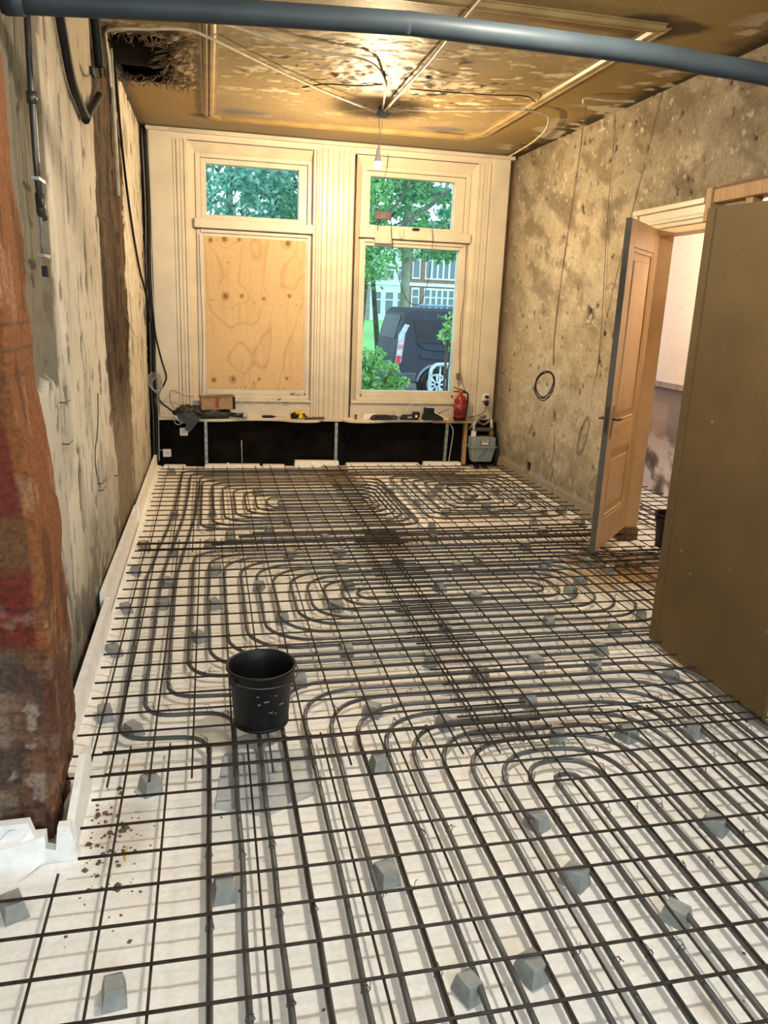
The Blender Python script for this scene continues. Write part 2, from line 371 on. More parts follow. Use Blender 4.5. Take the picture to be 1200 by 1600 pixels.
# ---- windows
def window(name, x0, x1, fx0, fx1, gx0, gx1, lx0, lx1):
    w = struct(name)
    yf = 7.12
    def B(nm, *b, m=cream, bevel=.004):
        mb = MB()
        for q in b: mb.box(*q)
        return obj(nm, mb, m, w, bevel=bevel)
    # splayed reveal boards
    obj('reveal', MB().prism([(x0,7.06),(fx0,yf+.02),(fx0,7.30),(x0,7.30)], .70, 3.28), cream, w)
    obj('reveal', MB().prism([(x1,7.06),(x1,7.30),(fx1,7.30),(fx1,yf+.02)], .70, 3.28), cream, w)
    obj('reveal_head', MB().prism([(7.06,3.28),(yf+.02,3.17),(7.30,3.17),(7.30,3.28)], x0, x1, 'yz'), cream, w)
    B('jamb', (fx0,fx0+.05,yf,7.30,.74,3.17)); B('jamb', (fx1-.05,fx1,yf,7.30,.74,3.17)); B('head', (fx0+.05,fx1-.05,yf,7.30,3.13,3.17))
    # transom sash
    B('transom_sash', (fx0+.05,gx0,yf+.03,7.26,2.55,3.13), (gx1,fx1-.05,yf+.03,7.26,2.55,3.13), (gx0,gx1,yf+.03,7.26,3.08,3.13), (gx0,gx1,yf+.03,7.26,2.55,2.60))
    B('transom_bar', (fx0-.02,fx1+.02,yf-.06,7.28,2.46,2.555), bevel=.01)
    B('transom_rail', (fx0+.04,fx1-.04,yf-.01,7.28,2.42,2.46))
    # lower sash
    B('lower_sash', (fx0+.02,lx0,yf+.01,7.26,.80,2.42), (lx1,fx1-.02,yf+.01,7.26,.80,2.42), (lx0,lx1,yf+.01,7.26,2.385,2.42), (lx0,lx1,yf+.01,7.26,.775,.84))
    B('sill', (x0+.0,x1-.0,7.055,7.30,.705,.735), bevel=.008)
    B('sill_rail', (fx0,fx1,yf-.01,7.28,.735,.775))
    gapm = mat('sash_gap', (.10,.075,.045), .9, spec=.1)
    a_, b_, y_ = fx0+.05, fx1-.05, yf+.0285
    obj('sash_gap', MB().box(a_,a_+.004,y_,yf+.04,2.56,3.13).box(b_-.003,b_,y_,yf+.04,2.56,3.13).box(a_,b_,y_,yf+.04,3.126,3.13), gapm, w)
    obj('sash_gap', MB().box(fx0+.02,fx0+.0235,yf+.0085,yf+.02,.78,2.42).box(fx0+.02,fx1-.02,yf+.0085,yf+.02,2.416,2.42).box(fx1-.0225,fx1-.02,yf+.0085,yf+.02,.78,2.42), gapm, w)
    obj('sill_gap', MB().box(x0+.01,x1-.01,7.072,7.08,.700,.705).box(fx0-.02,fx1+.02,yf-.012,yf,2.452,2.46), gapm, w)
    obj('head_gap', MB().box(x0,x1,7.056,7.07,3.262,3.268), gapm, w)
    g = obj('pane', MB().box(gx0,gx1,7.20,7.206,2.60,3.08), glass, w); 
    return w
w1 = window('window_1', .45, 1.76, .52, 1.70, .625, 1.56, .595, 1.635)
w2 = window('window_2', 2.15, 3.46, 2.215, 3.41, 2.315, 3.245, 2.28, 3.335)
obj('pane', MB().box(2.28,3.335,7.20,7.206,.84,2.385), glass, w2)
# crack of flaking paint along the boarded window's sill
rnd = random.Random(3)
for i in range(7):
    x = .9+rnd.random()*.7; z = rnd.choice((.735,.79,.70)); a = .02+rnd.random()*.05
    obj('paint_chip', MB().prism([(x,z),(x+a,z+.004),(x+a*1.1,z+.014),(x+a*.5,z+.010),(x+.003,z+.012)], 7.050 if z < .76 else 7.105, 7.06 if z < .76 else 7.13, 'xz'), dark_metal if rnd.random() < .6 else cream2, w1)
# ---- plywood board in window_1
nu, nv = 150, 220
xs = np.linspace(.592, 1.638, nu); zs = np.linspace(.835, 2.39, nv); U, V = np.meshgrid(xs, zs)
h = fbm(U*2.6+5, V*.85, 2, 41)*1.3+.07*fbm(U*6, V*3, 3, 42)
kn = [(.66,2.35,.020),(.80,2.37,.028),(.95,2.37,.016),(1.45,2.36,.03),(.80,1.80,.030),(.97,1.81,.018),(1.20,1.79,.016),(1.47,1.83,.018),(.67,.93,.02),(.87,.94,.026),(1.15,.95,.013),(1.45,.96,.015),(1.10,1.74,.006),(.66,1.76,.007),(1.55,1.74,.006),(1.38,1.72,.005),(1.09,.90,.008),(1.56,.90,.006),(.83,2.14,.007),(1.08,2.25,.005),(1.0,.86,.008),(1.42,.85,.007)]
for kx, kz, kr in kn:
    h = h+ (kr*9)*np.exp(-(((U-kx)/(kr*3.4))**2+((V-kz)/(kr*4.0))**2))
ln = np.abs(np.sin(h*15))
P = np.zeros(U.shape+(3,))+np.array((.72, .49, .24))
P = mixc(P, (.80, .58, .31), fbm(U*3, V*2, 3, 43)*.8)
P = mixc(P, (.56, .35, .15), sstep(.40, .0, ln)*.45); P = mixc(P, (.46, .27, .10), sstep(.12, .0, ln)*.30)
P = mixc(P, (.60, .38, .17), sstep(.5, .8, fbm(U*40, V*3, 3, 44))*.35)
for kx, kz, kr in kn:
    d = np.sqrt(((U-kx)/kr)**2+((V-kz)/(kr*1.15))**2)
    P = mixc(P, (.20, .095, .035), sstep(1.0, .75, d)*.85); P = mixc(P, (.42, .22, .08), np.exp(-((d-1.3)/.25)**2)*.5)
pm = attr_mat('plywood', .6, .10, 90, .15, 120)
ply = thing('plywood_board', 'knotty plywood sheet boarding up the lower half of the left window', 'board', (1.115,7.1,.84))
g = grid('face_veneer', pm, nu, nv, np.stack([U-1.115, U*0+.028, V-.84], -1), P*.80, parent=ply)
obj('core', MB().box(-.523,.523,.029,.046,-.005,1.55), wood_m, ply)

# ---- ceiling
hx0, hx1, hy0, hy1 = .0, .42, 4.22, 5.30
nu, nv = 270, 430
xs = np.linspace(-.12, 4.0, nu); ys = np.linspace(.85, 7.25, nv); U, V = np.meshgrid(xs, ys)
lg = fbm(U*1.1, V*1.1, 4, 51); md = fbm(U*5, V*5, 5, 52); fl = fbm(U*9+V*3, V*17, 3, 53); fi = fbm(U*22, V*22, 3, 54)
C = np.zeros(U.shape+(3,))+np.array((.33, .225, .085))
inside = sstep(.60,.70,U)*sstep(3.20,3.10,U)*sstep(6.42,6.32,V)*sstep(3.05,3.12,V)
C = mixc(C, (.40, .31, .175), inside*.65)
C = mixc(C, (.25, .165, .06), sstep(.45, .65, lg)*.6)
C = mixc(C, (.42, .33, .20), sstep(2.3, 1.2, U)*inside*.5)
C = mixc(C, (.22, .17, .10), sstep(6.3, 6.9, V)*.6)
rd = np.sqrt(((U-1.92)/.58)**2+((V-4.66)/.52)**2)
ros = sstep(1.05, .7, rd+.9*(md-.5))
flake = sstep(.66, .68, fl)*sstep(1.0, .0, np.abs(rd-1.2)/1.9)*inside
flake = np.maximum(flake, sstep(.615, .63, fbm(U*7, V*15, 3, 56))*sstep(.55, .7, fbm(U*1.7, V*1.7, 3, 55))*inside)
C = mixc(C, (.76, .66, .46), flake*.95)
C = mixc(C, (.34, .235, .12), ros*.8)
C = mixc(C, (.80, .71, .54), ros*sstep(.54, .60, fbm(U*13, V*16, 3, 57)))
C = mixc(C, (.030, .022, .013), ros*sstep(.44, .38, fbm(U*15, V*19, 3, 58)))
C = mixc(C, (.03, .025, .015), sstep(.74,.76,fbm(U*13, V*15, 3, 59))*inside*sstep(2.2,1.2,rd))
for sx, sy, sa, sb, cc in ((3.12,3.10,.30,.20,(.045,.028,.012)),(2.78,3.16,.40,.10,(.22,.10,.03)),(.66,6.40,.14,.10,(.05,.035,.02)),(1.0,6.42,.35,.05,(.10,.075,.04)),(2.95,6.28,.32,.10,(.08,.06,.035)),(2.75,6.05,.26,.10,(.20,.18,.16)),(.98,6.12,.22,.14,(.18,.18,.19))):
    d = np.sqrt(((U-sx)/sa)**2+((V-sy)/sb)**2); C = mixc(C, cc, sstep(1.1, .6, d+1.2*(md-.5))*.9)
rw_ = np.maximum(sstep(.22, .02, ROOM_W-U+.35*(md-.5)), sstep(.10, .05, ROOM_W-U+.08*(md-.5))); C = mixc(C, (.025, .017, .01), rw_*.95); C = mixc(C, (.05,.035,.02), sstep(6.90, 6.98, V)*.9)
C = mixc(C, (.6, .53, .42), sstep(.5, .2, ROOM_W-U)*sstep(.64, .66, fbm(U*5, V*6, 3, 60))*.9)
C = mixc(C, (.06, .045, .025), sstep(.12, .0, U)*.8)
bx = np.maximum(np.maximum(hx0-U, U-hx1), np.maximum(hy0-V, V-hy1))
bd = sstep(.16, .05, bx+.16*(md-.5)); C = mixc(C, (.13, .085, .045), bd); C = mixc(C, (.42, .33, .22), bd*sstep(.55,.62,fi)); C = mixc(C, (.65,.57,.43), sstep(.03,.0,np.abs(bx-.15+.15*(md-.5)))*sstep(.4,.5,fi)*.9)
Z = H-.004*(lg-.5)-.022*ros*(fi-.35)-.012*ros*sstep(.5,.6,md)-.006*flake-bd*.05*(fi-.2)
uc = (xs[:-1]+xs[1:])/2; yc = (ys[:-1]+ys[1:])/2; UC, VC = np.meshgrid(uc, yc)
jag = .12*(fbm(UC*9, VC*9, 3, 61)-.5)
cut = (UC+jag > hx0) & (UC+jag < hx1) & (VC+jag > hy0) & (VC+jag < hy1)
cm = attr_mat('ceiling_paint', .55, .12, 30, .25, 35, .25)
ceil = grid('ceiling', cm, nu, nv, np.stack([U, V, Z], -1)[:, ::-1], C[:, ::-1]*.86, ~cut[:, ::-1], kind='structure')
obj('cavity', MB().box(-.3,.9,3.9,5.9,3.75,3.8).box(-.3,-.25,3.9,5.9,3.39,3.8).box(.85,.9,3.9,5.9,3.39,3.8).box(-.3,.9,3.85,3.9,3.39,3.8).box(-.3,.9,5.9,5.95,3.39,3.8), voidm, ceil)  # black lining paints the darkness inside the ceiling hole
obj('joist', MB().box(-.1,.7,5.08,5.14,3.40,3.55), mat('dark_joist',(.05,.032,.018),.9,spec=.1), ceil)
# reed lath stubble around the hole
mb = MB(); rnd = random.Random(5)
for i in range(420):
    s = rnd.random()
    if s < .5: x = hx1+rnd.uniform(-.06,.16); y = rnd.uniform(hy0-.1,hy1+.05); d = (rnd.uniform(-.13,.02), rnd.uniform(-.05,.05))
    elif s < .85: x = rnd.uniform(hx0,hx1+.15); y = hy1+rnd.uniform(-.1,.12); d = (rnd.uniform(-.05,.05), rnd.uniform(-.12,.04))
    else: x = rnd.uniform(hx0,hx1); y = hy0+rnd.uniform(-.1,.05); d = (rnd.uniform(-.04,.04), rnd.uniform(.02,.10))
    z = H-rnd.uniform(-.015,.02); mb.tube([(x,y,z),(x+d[0],y+d[1],z-rnd.uniform(-.02,.06))], rnd.uniform(.0018,.0045), 3)
obj('reed_stubble', mb, mat('reed', (.24,.155,.075), .85, scale=20, col2=(.05,.032,.017)), ceil, kind='stuff', label='broken brown reed lath ends around the ceiling hole')
# mouldings of the ceiling frame
def mould(name, a, b):
    a = Vector(a); b = Vector(b); d = (b-a); L = d.length
    p = [(-.06,0),(-.06,-.010),(-.045,-.010),(-.035,-.028),(-.015,-.034),(.0,-.020),(.012,-.034),(.03,-.030),(.045,-.012),(.06,-.010),(.06,0)]
    mb = MB().prism(p, 0, L, 'xz')
    o = obj(name, mb, mat('moulding_paint', (.33,.225,.09), .42, scale=5, col2=(.22,.145,.055)), ceil); o.location = (a.x, a.y, H+.004); o.rotation_euler = (0,0,math.atan2(d.y,d.x)-math.pi/2)
    return o
mould('moulding', (.66,3.06,0), (.66,6.30,0)); mould('moulding', (3.17,3.06,0), (3.17,6.05,0)); mould('moulding', (.75,6.40,0), (3.05,6.28,0)); mould('moulding', (.66,3.06,0), (3.17,3.06,0))
mould('moulding', (.66,6.30,0), (.75,6.40,0)); mould('moulding', (3.05,6.28,0), (3.17,6.05,0))
obj('near_ceiling', MB().box(-.9,4.6,-4.4,.9,H,H+.1), mat('plain_ceiling', (.55,.50,.42), .8), ceil)
obj('joist_cover', MB().box(3.95,5.5,.9,7.3,3.0,3.1), mat('hall_ceiling', (.7,.66,.6), .8), ceil)

# ---- floor (white insulation)
nu, nv = 250, 380
xs = np.linspace(-.9, 5.3, nu); ys = np.linspace(-2.4, 7.15, nv); U, V = np.meshgrid(xs, ys)
md = fbm(U*5, V*5, 4, 71); fi = fbm(U*19, V*19, 3, 72)
C = np.zeros(U.shape+(3,))+np.array((.92, .91, .88))
C = mixc(C, (.80, .76, .68), sstep(.5, .75, md)*.35)
C = mixc(C, (.86, .84, .80), sstep(.45, .65, fi)*.3)
for sx, sy, sa, sb, cc, k in ((3.55,3.45,.50,.65,(.30,.13,.03),1.0),(3.2,3.15,.5,.25,(.62,.44,.18),.5),(2.0,4.0,.30,.25,(.30,.16,.07),.75),(2.2,4.25,.5,.3,(.36,.25,.14),.5),(1.9,6.45,.45,.25,(.42,.26,.11),.75),(1.0,6.6,.9,.12,(.5,.38,.2),.5),(3.4,6.6,.6,.15,(.40,.28,.16),.7),(.30,.95,.12,.25,(.40,.34,.28),.5),(1.0,3.95,.9,.15,(.45,.33,.2),.4),(1.9,-.05,.05,.06,(.62,.48,.36),.6)):
    d = np.sqrt(((U-sx)/sa)**2+((V-sy)/sb)**2); C = mixc(C, cc, sstep(1.1, .3, d+1.1*(md-.5))*k)
joint = np.minimum(np.abs(np.mod(V+.18, .6)-.3), np.abs(np.mod(U+.1, 1.2)-.6)); C = mixc(C, (.62,.58,.52), sstep(.018,.008,joint)*.25)
fm = attr_mat('insulation_floor', .6, .06, 60, .15, 90, .4)
floor = grid('floor', fm, nu, nv, np.stack([U, V, .003*(md-.5)-.002*(joint < .012)], -1), C, kind='structure')
# ---- near room shell behind the camera
nearm = mat('near_room_plaster', (.60,.54,.45), .85)
wn_ = struct('wall_near')
obj('wall_panel', MB().box(-1.0,-.9,-4.4,.92,-.05,H), nearm, wn_); obj('wall_panel', MB().box(4.4,4.5,-4.4,.92,-.05,H), nearm, wn_)
obj('wall_panel', MB().box(-1.0,.1,-4.5,-4.4,-.05,H).box(3.5,4.5,-4.5,-4.4,-.05,H).box(.1,3.5,-4.5,-4.4,-.05,.6).box(.1,3.5,-4.5,-4.4,2.9,H), nearm, wn_)
obj('floor_slab', MB().box(-1,4.5,-4.5,-2.38,-.06,-.002), styro, wn_)
obj('ground_slab', MB().box(-1,5.4,-2.5,7.2,-.14,-.06), conc, wn_)
obj('wall_panel', MB().box(3.06,4.5,.90,1.18,-.05,H), mat('brick_core', (.25,.16,.1), .9), wn_)
# ---- hall beyond the doorway
hall = struct('wall_hall')
nu, nv = 120, 130
ys = np.linspace(1.0, 7.2, nu); zs = np.linspace(-.05, 3.05, nv); U, V = np.meshgrid(ys, zs)
md = fbm(U*6, V*6, 5, 81)
C = np.zeros(U.shape+(3,))+np.array((.80, .72, .66))
wz = sstep(1.13, 1.11, V); C = mixc(C, (.26, .22, .22), wz)
C = mixc(C, (.36, .28, .24), wz*sstep(.05,.0,np.abs(np.mod(U,.9)-.45)-.32)*sstep(.95,.9,V)*sstep(.35,.4,V))
C = mixc(C, (.74, .70, .70), wz*sstep(.48,.56,md)*sstep(.9,.2,V)*.85); C = mixc(C, (.08,.065,.06), wz*sstep(.44,.36,md)*sstep(.9,.3,V)*.8)
grid('hall_plaster', attr_mat('hall_plaster', .85, .1, 40, .3, 60), nu, nv, np.stack([5.1-.01*(md-.5)+.0*U, U, V], -1), C, parent=hall)
obj('dado_rail', MB().box(5.06,5.10,1,7.2,1.09,1.14), mat('dado_paint', (.36,.29,.26), .6), hall)
obj('hall_end', MB().box(3.95,5.2,7.15,7.25,-.05,3.05), nearm, hall); obj('hall_end', MB().box(3.95,5.2,.95,1.05,-.05,3.05), nearm, hall)
obj('partition_back', MB().box(3.93,3.97,4.1,7.2,-.05,3.36).box(3.93,3.97,2.12,3.1,2.5,3.36).box(3.93,3.97,3.1,4.1,2.5,3.36).box(3.93,3.97,.9,2.12,-.05,3.36), nearm, hall)
# cupboard recess behind the second opening
cup = struct('trim_1')
obj('recess_lining', MB().box(4.30,4.34,2.06,3.02,0,2.56).box(3.91,4.34,2.06,2.10,0,2.56).box(3.91,4.34,2.10,3.00,2.52,2.56), voidm, cup)  # darkness of the recess is put into the lining colour
obj('header_beam', MB().box(3.84,3.93,2.0,3.40,2.50,2.585), wood_m, cup, bevel=.006)
obj('header_post', MB().box(3.83,3.90,3.36,3.425,2.39,2.60), wood_m, cup, bevel=.005)
obj('header_shadow_board', MB().box(3.85,3.885,2.2,3.32,2.585,2.60), woodb_m, cup)
obj('post', MB().box(3.86,3.93,2.98,3.05,0,2.50), wood_m, cup)
# ---- doorway
dr = struct('door_1')
yh = 4.06
def cas(nm, *b):
    mb = MB()
    for q in b: mb.box(*q)
    return obj(nm, mb, cream, dr, bevel=.006)
cas('casing_head', (3.845,3.89,3.43,4.33,2.39,2.53), (3.825,3.89,3.43,4.35,2.505,2.545), (3.835,3.89,3.43,4.30,2.42,2.45))
cas('casing_side', (3.845,3.89,4.10,4.33,.12,2.39), (3.83,3.89,4.28,4.35,.12,2.53))
obj('jamb', MB().box(3.86,4.02,4.045,4.09,.10,2.39), door_m, dr, bevel=.004); obj('jamb', MB().box(3.86,4.02,3.10,3.15,.10,2.39), door_m, dr)
obj('jamb_head', MB().box(3.86,4.02,3.15,4.045,2.35,2.395), door_m, dr)
obj('jamb_foot', MB().box(3.84,4.02,4.02,4.12,.0,.10), woodb_m, dr)
# open panelled door leaf
leafL = .84; ang = math.atan2(-.62, -.585)
leaf = link('door_leaf', None, parent=dr, loc=(3.875,4.035,0), rot=(0,0,ang))
def lf(nm, *b, m=door_m, bevel=.003, parent=leaf):
    mb = MB()
    for q in b: mb.box(*q)
    return obj(nm, mb, m, parent, bevel=bevel)
T = .02; zb, zt = .11, 2.385
edge_m = mat('door_edge_shade', (.11,.10,.075), .5, var=.1)  # darker than the leaf: the free edge's shade is put into its colour
lf('stile', (0,.13,-T,T,zb,zt)); lf('stile', (leafL-.13,leafL-.004,-T,T,zb,zt)); lf('free_edge', (leafL-.004,leafL,-T,T,zb,zt), m=edge_m, bevel=0)
lf('rail', (.13,leafL-.13,-T,T,zb,zb+.22)); lf('rail', (.13,leafL-.13,-T,T,.84,1.02)); lf('rail', (.13,leafL-.13,-T,T,zt-.17,zt))
lf('panel', (.13,leafL-.13,-.006,.006,zb+.22,.84)); lf('panel', (.13,leafL-.13,-.006,.006,1.02,zt-.17))
for z0, z1 in ((zb+.22,.84),(1.02,zt-.17)):
    for sgn in (1,-1):
        a, b = (.006,.017) if sgn > 0 else (-.017,-.006)
        lf('panel_moulding', (.13,.16,a,b,z0,z1), (leafL-.16,leafL-.13,a,b,z0,z1), (.16,leafL-.16,a,b,z0,z0+.03), (.16,leafL-.16,a,b,z1-.03,z1), bevel=.006)
        lf('raised_field', (.21,leafL-.21,a*1.0,b*.85,z0+.08,z1-.08), bevel=.008)
for sgn in (1,-1):
    a, b = (T,T+.006) if sgn > 0 else (-T-.006,-T)
    lf('handle_plate', (leafL-.085,leafL-.05,a,b,.93,1.17), m=mat('brass', (.42,.30,.12), .35, .9), bevel=.002)
    y1 = sgn*(T+.045)
    obj('lever', MB().tube([(leafL-.067,sgn*T,1.07),(leafL-.067,y1,1.07)], .008, 8).tube([(leafL-.06,y1,1.07),(leafL-.12,y1,1.07),(leafL-.19,y1,1.065)], [.008,.008,.006], 8), dark_metal, leaf, True)
obj('lock_plate', MB().box(leafL,leafL+.003,-.012,.012,.98,1.16), dark_metal, leaf)
for z in (.4,1.3,2.1): obj('hinge', MB().tube([(0,-.026,z),(0,-.026,z+.1)], .008, 8), dark_metal, leaf, True)

# ---- brick pier on the left
def pier():
    p = thing('wall_stub', None, None, kind='structure')
    nu, nv = 170, 420
    us = np.concatenate([np.linspace(-.9, .125, 130), np.linspace(.13, .13, 1), np.linspace(.13, .13, 39)])
    t = np.concatenate([np.zeros(130), [0.004], np.linspace(.012, .32, 39)])
    zs = np.linspace(.02, 3.4, nv)
    U, V = np.meshgrid(us, zs); T_, _ = np.meshgrid(t, zs)
    s = U+T_
    md = fbm(s*6, V*6, 5, 91); fi = fbm(s*16, V*16, 4, 92); lg = fbm(s*2, V*1.6, 4, 93)
    C = np.zeros(U.shape+(3,))+np.array((.24, .125, .05))
    C = mixc(C, (.30, .24, .15), sstep(1.70, 1.85, V+.3*(lg-.5))*sstep(.04, -.02, U+.07*(md-.5))*.95)
    C = mixc(C, (.64, .58, .48), np.exp(-((U-.03+.06*(md-.5)*2)/.012)**2)*sstep(1.65,1.7,V)*sstep(2.0,1.9,V))
    C = mixc(C, (.15, .08, .04), sstep(1.75, 1.70, V)*sstep(1.45, 1.5, V)*sstep(.5,.4,md)*.8)
    C = mixc(C, (.26, .045, .03), sstep(1.45, 1.38, V+.2*(md-.5))*sstep(1.10, 1.15, V)*.9)
    C = mixc(C, (.26, .035, .02), sstep(.98, .92, V+.1*(md-.5))*sstep(.68, .72, V+.1*(md-.5))*.9)
    C = mixc(C, (.55, .46, .36), sstep(.62,.72,fi)*sstep(1.1,.6,V)*sstep(.5,.65,V)*.6)
    rub = sstep(.70, .62, V+.15*(md-.5))
    C = mixc(C, (.30, .17, .11), rub); C = mixc(C, (.42, .36, .28), rub*sstep(.03, -.05, U+.2*(md-.5))*.9)
    C = mixc(C, (.10, .07, .05), rub*sstep(.46,.38,md)*.8); C = mixc(C, (.62, .56, .48), rub*sstep(.63,.68,fi)*.7)
    edge = np.maximum(sstep(.085, .10, U+.02*(md-.5)), (T_ > 0.001)*1.0)
    C = mixc(C, (.42, .175, .05), edge*.9*sstep(.55,.75,V)); C = mixc(C, (.22, .09, .04), edge*.7*sstep(.75,.55,V))
    C = mixc(C, (.58, .34, .18), edge*sstep(.68,.72,fbm(s*12, V*5, 3, 94))*.7)
    C = mixc(C, (.13, .05, .02), edge*sstep(.40,.33,fbm(s*10, V*4, 3, 95))*.6)
    # coursing joints show where the render is off
    row = np.abs(np.mod(V/.07, 1)-.5)*2; col = np.abs(np.mod(s/.21+.5*np.mod(np.floor(V/.07), 2), 1)-.5)*2
    jt = np.maximum(sstep(.80, .95, row), sstep(.93, .985, col))*np.maximum(sstep(.98, .9, V), sstep(1.45,1.5,V)*sstep(1.75,1.7,V))
    C = mixc(C, (.09, .06, .045), jt*.55*sstep(.35,.5,md))
    lean = -.03*(V/1.2)*sstep(.9, 1.6, V)*1.25
    rough = .014*(md-.5)+.03*rub*(fi-.5)-.010*jt*sstep(.08,.03,U)*(T_ < .001)+.01*(lg-.5)
    X = U+lean*sstep(-.9, .13, U)+np.where(T_ > 0.001, rough+.02*(fbm(V*9, V*0, 3, 96)-.5)*sstep(.25,.32,T_), 0)
    Y = .92+T_-np.where(T_ > 0.001, 0, rough)
    taper = sstep(.35, .05, V)*.03; X = X-taper*sstep(.0,.13,U)
    C = C*np.array((.44,.37,.33))
    grid('masonry', attr_mat('pier_masonry', .85, .38, 70, .9, 60), nu, nv, np.stack([X, Y, V], -1), C, parent=p)
    obj('core', MB().box(-.9,-.02,1.0,1.24,.02,3.4).box(-.02,.03,1.0,1.24,.15,2.0), mat('brick_core', (.25,.16,.1), .9), p)
pier()

# ================================================================ INSULATION UPSTANDS
t = thing('insulation_upstand', 'white insulation strip standing along the foot of the left wall', 'insulation', (0,0,0))
pts = [(1.30,.16),(1.72,.17),(2.74,.175)]
obj('edge_board', MB().prism([(1.27,0),(2.76,0),(2.76,.165),(1.27,.15)], .045, .075, 'yz'), styro, t)
obj('edge_board', MB().prism([(2.74,0),(4.80,0),(4.80,.16),(2.74,.20)], .02, .045, 'yz'), styro, t)
obj('edge_board', MB().prism([(4.78,0),(7.02,0),(7.02,.14),(4.78,.165)], .03, .06, 'yz'), styro, t)
obj('foot_strip', MB().prism([(.06,0),(.14,0),(.10,.02),(.06,.03)], 1.3, 7.0, 'xz'), styro, t)
t = thing('pier_insulation', 'folded white insulation wrapped around the foot of the red brick wall end', 'insulation', (0,.85,0))
obj('front_sheet', MB().prism([(-.9,0),(-.9,.13),(.045,.155),(.06,.10),(.075,.06),(.12,.045),(.13,.13),(.165,.13),(.19,0)], -.02, .01, 'xz'), styro, t)
obj('fold', MB().prism([(-.08,-.09),(.09,-.02),(.09,.02),(-.20,.02)], 0, .10), styro, t)
mb = MB(); mb.v = [(-.13,-.03,.0),(-.06,-.09,.0),(.05,-.02,.13),(-.01,-.03,.14),(.02,-.10,.0),(.09,-.03,.02)]; mb.f = [(0,1,2,3),(1,4,5,2)]
o = obj('loose_flap', mb, styro, t); md_ = o.modifiers.new('s', 'SOLIDIFY'); md_.thickness = .008
obj('side_sheet', MB().prism([(.02,0),(.40,0),(.40,.16),(.30,.19),(.02,.12)], .15, .175, 'yz'), styro, t)
# styro strips under the front windows
for i, (x0, x1, h0) in enumerate(((.12,.36,.03),(.55,1.15,.035),(1.17,1.42,.028),(1.52,2.02,.07),(2.1,2.95,.04),(3.0,3.45,.05))):
    obj('insulation_offcut', MB().prism([(x0,0),(x1,0),(x1-.005,h0),(x0+.01,h0*1.1)], 6.93+.01*(i%2), 7.03, 'xz'), styro, bevel=.004, cat='insulation', group='insulation offcuts under the windows',
        label=['short white insulation offcut in the left corner under the window shelf','long white insulation offcut left of centre under the shelf','small low insulation offcut beside the raised white block under the shelf','raised bright white insulation block under the middle of the shelf','low white insulation offcut right of centre under the shelf','white insulation offcut beside the gas meter under the shelf'][i])

# ================================================================ REBAR SHEETS
RB, RT = .0043, .0051
def sheet(label, xs, ys, x0, x1, y0, y1, zt=.066, group='welded steel mesh sheets', seed=0, rust=False):
    rnd = random.Random(seed)
    s = thing('reinforcing_mesh', label, 'steel mesh', (x0, y0, 0), group=group)
    ml = MB().tube([(0,0,0),(0,(y1-y0)*.5,-.002),(0,y1-y0,0)], RB, 6).mesh('rebar', True); ml.materials.append(rebar_m)
    mt = MB().tube([(0,0,0),((x1-x0)*.5,0,-.002),(x1-x0,0,0)], RT, 6).mesh('rebar', True); mt.materials.append(rebar_m)
    mt2 = mt.copy(); mt2.materials.clear(); mt2.materials.append(rust_m)
    for x in xs: link('rebar', ml, parent=s, loc=(x-x0+rnd.uniform(-.004,.004), rnd.uniform(-.015,.015), zt-RB-RT), rot=(0,0,rnd.uniform(-.0015,.0015)))
    for y in ys: link('rebar', mt2 if rust and rnd.random() < .4 else mt, parent=s, loc=(rnd.uniform(-.012,.012), y-y0+rnd.uniform(-.004,.004), zt), rot=(0,0,rnd.uniform(-.0012,.0012)))
    return s
ar = lambda a, b, s=.15: [a+s*i for i in range(int((b-a)/s+1e-6)+1)]
# nearest sheet: the wall end cuts the first bars short, so bars have their own lengths
s = thing('reinforcing_mesh', 'nearest rusty steel mesh sheet, in front of the black bucket', 'steel mesh', (.1,-.6,0), group='welded steel mesh sheets')
rnd = random.Random(2)
for i in range(-2, 21):
    x = .15*i; ye = .70 if i == 1 else (.45 if i == 0 else (.42 if i < 0 else 1.375+rnd.uniform(-.02,.02)))
    obj('rebar', MB().tube([(x-.1,-.7,0),(x-.1,ye+.6,0)], RB, 6), rebar_m, s, True, loc=(0,0,.0566))
for j in range(-7, 10):
    y = .15*j+.0; xa = -.45 if j < 5 else (.185 if j < 7 else (.225 if j == 8 else .20))
    if j in (5,): xa = .20
    obj('rebar', MB().tube([(xa-.1,y+.6,0),(3.05-.1,y+.6,0)], RT, 6), rebar_m, s, True, loc=(0,0,.066))
sheet('steel mesh sheet on the left between the bucket and the middle of the room', [.165]+ar(.24,1.95), ar(1.19,4.1), .09, 2.0, 1.13, 4.15, .0665, seed=3)
sheet('steel mesh sheet in front of the open panelled door', ar(1.72,3.85), ar(1.255,4.05), 1.66, 3.86, 1.20, 4.12, .0675, seed=4)
sheet('steel mesh sheet below the boarded left window', ar(.19,2.0), ar(3.92,6.72), .11, 2.05, 3.86, 6.78, .0655, seed=5, rust=True)
sheet('steel mesh sheet below the clear right window', ar(1.83,3.8), ar(3.98,6.75), 1.77, 3.87, 3.9, 6.82, .0672, seed=6, rust=True)
sheet('steel mesh sheet lying in the hall beyond the doorway', ar(3.93,5.0), ar(2.6,6.4), 3.90, 5.05, 2.5, 6.5, .0655, seed=7)

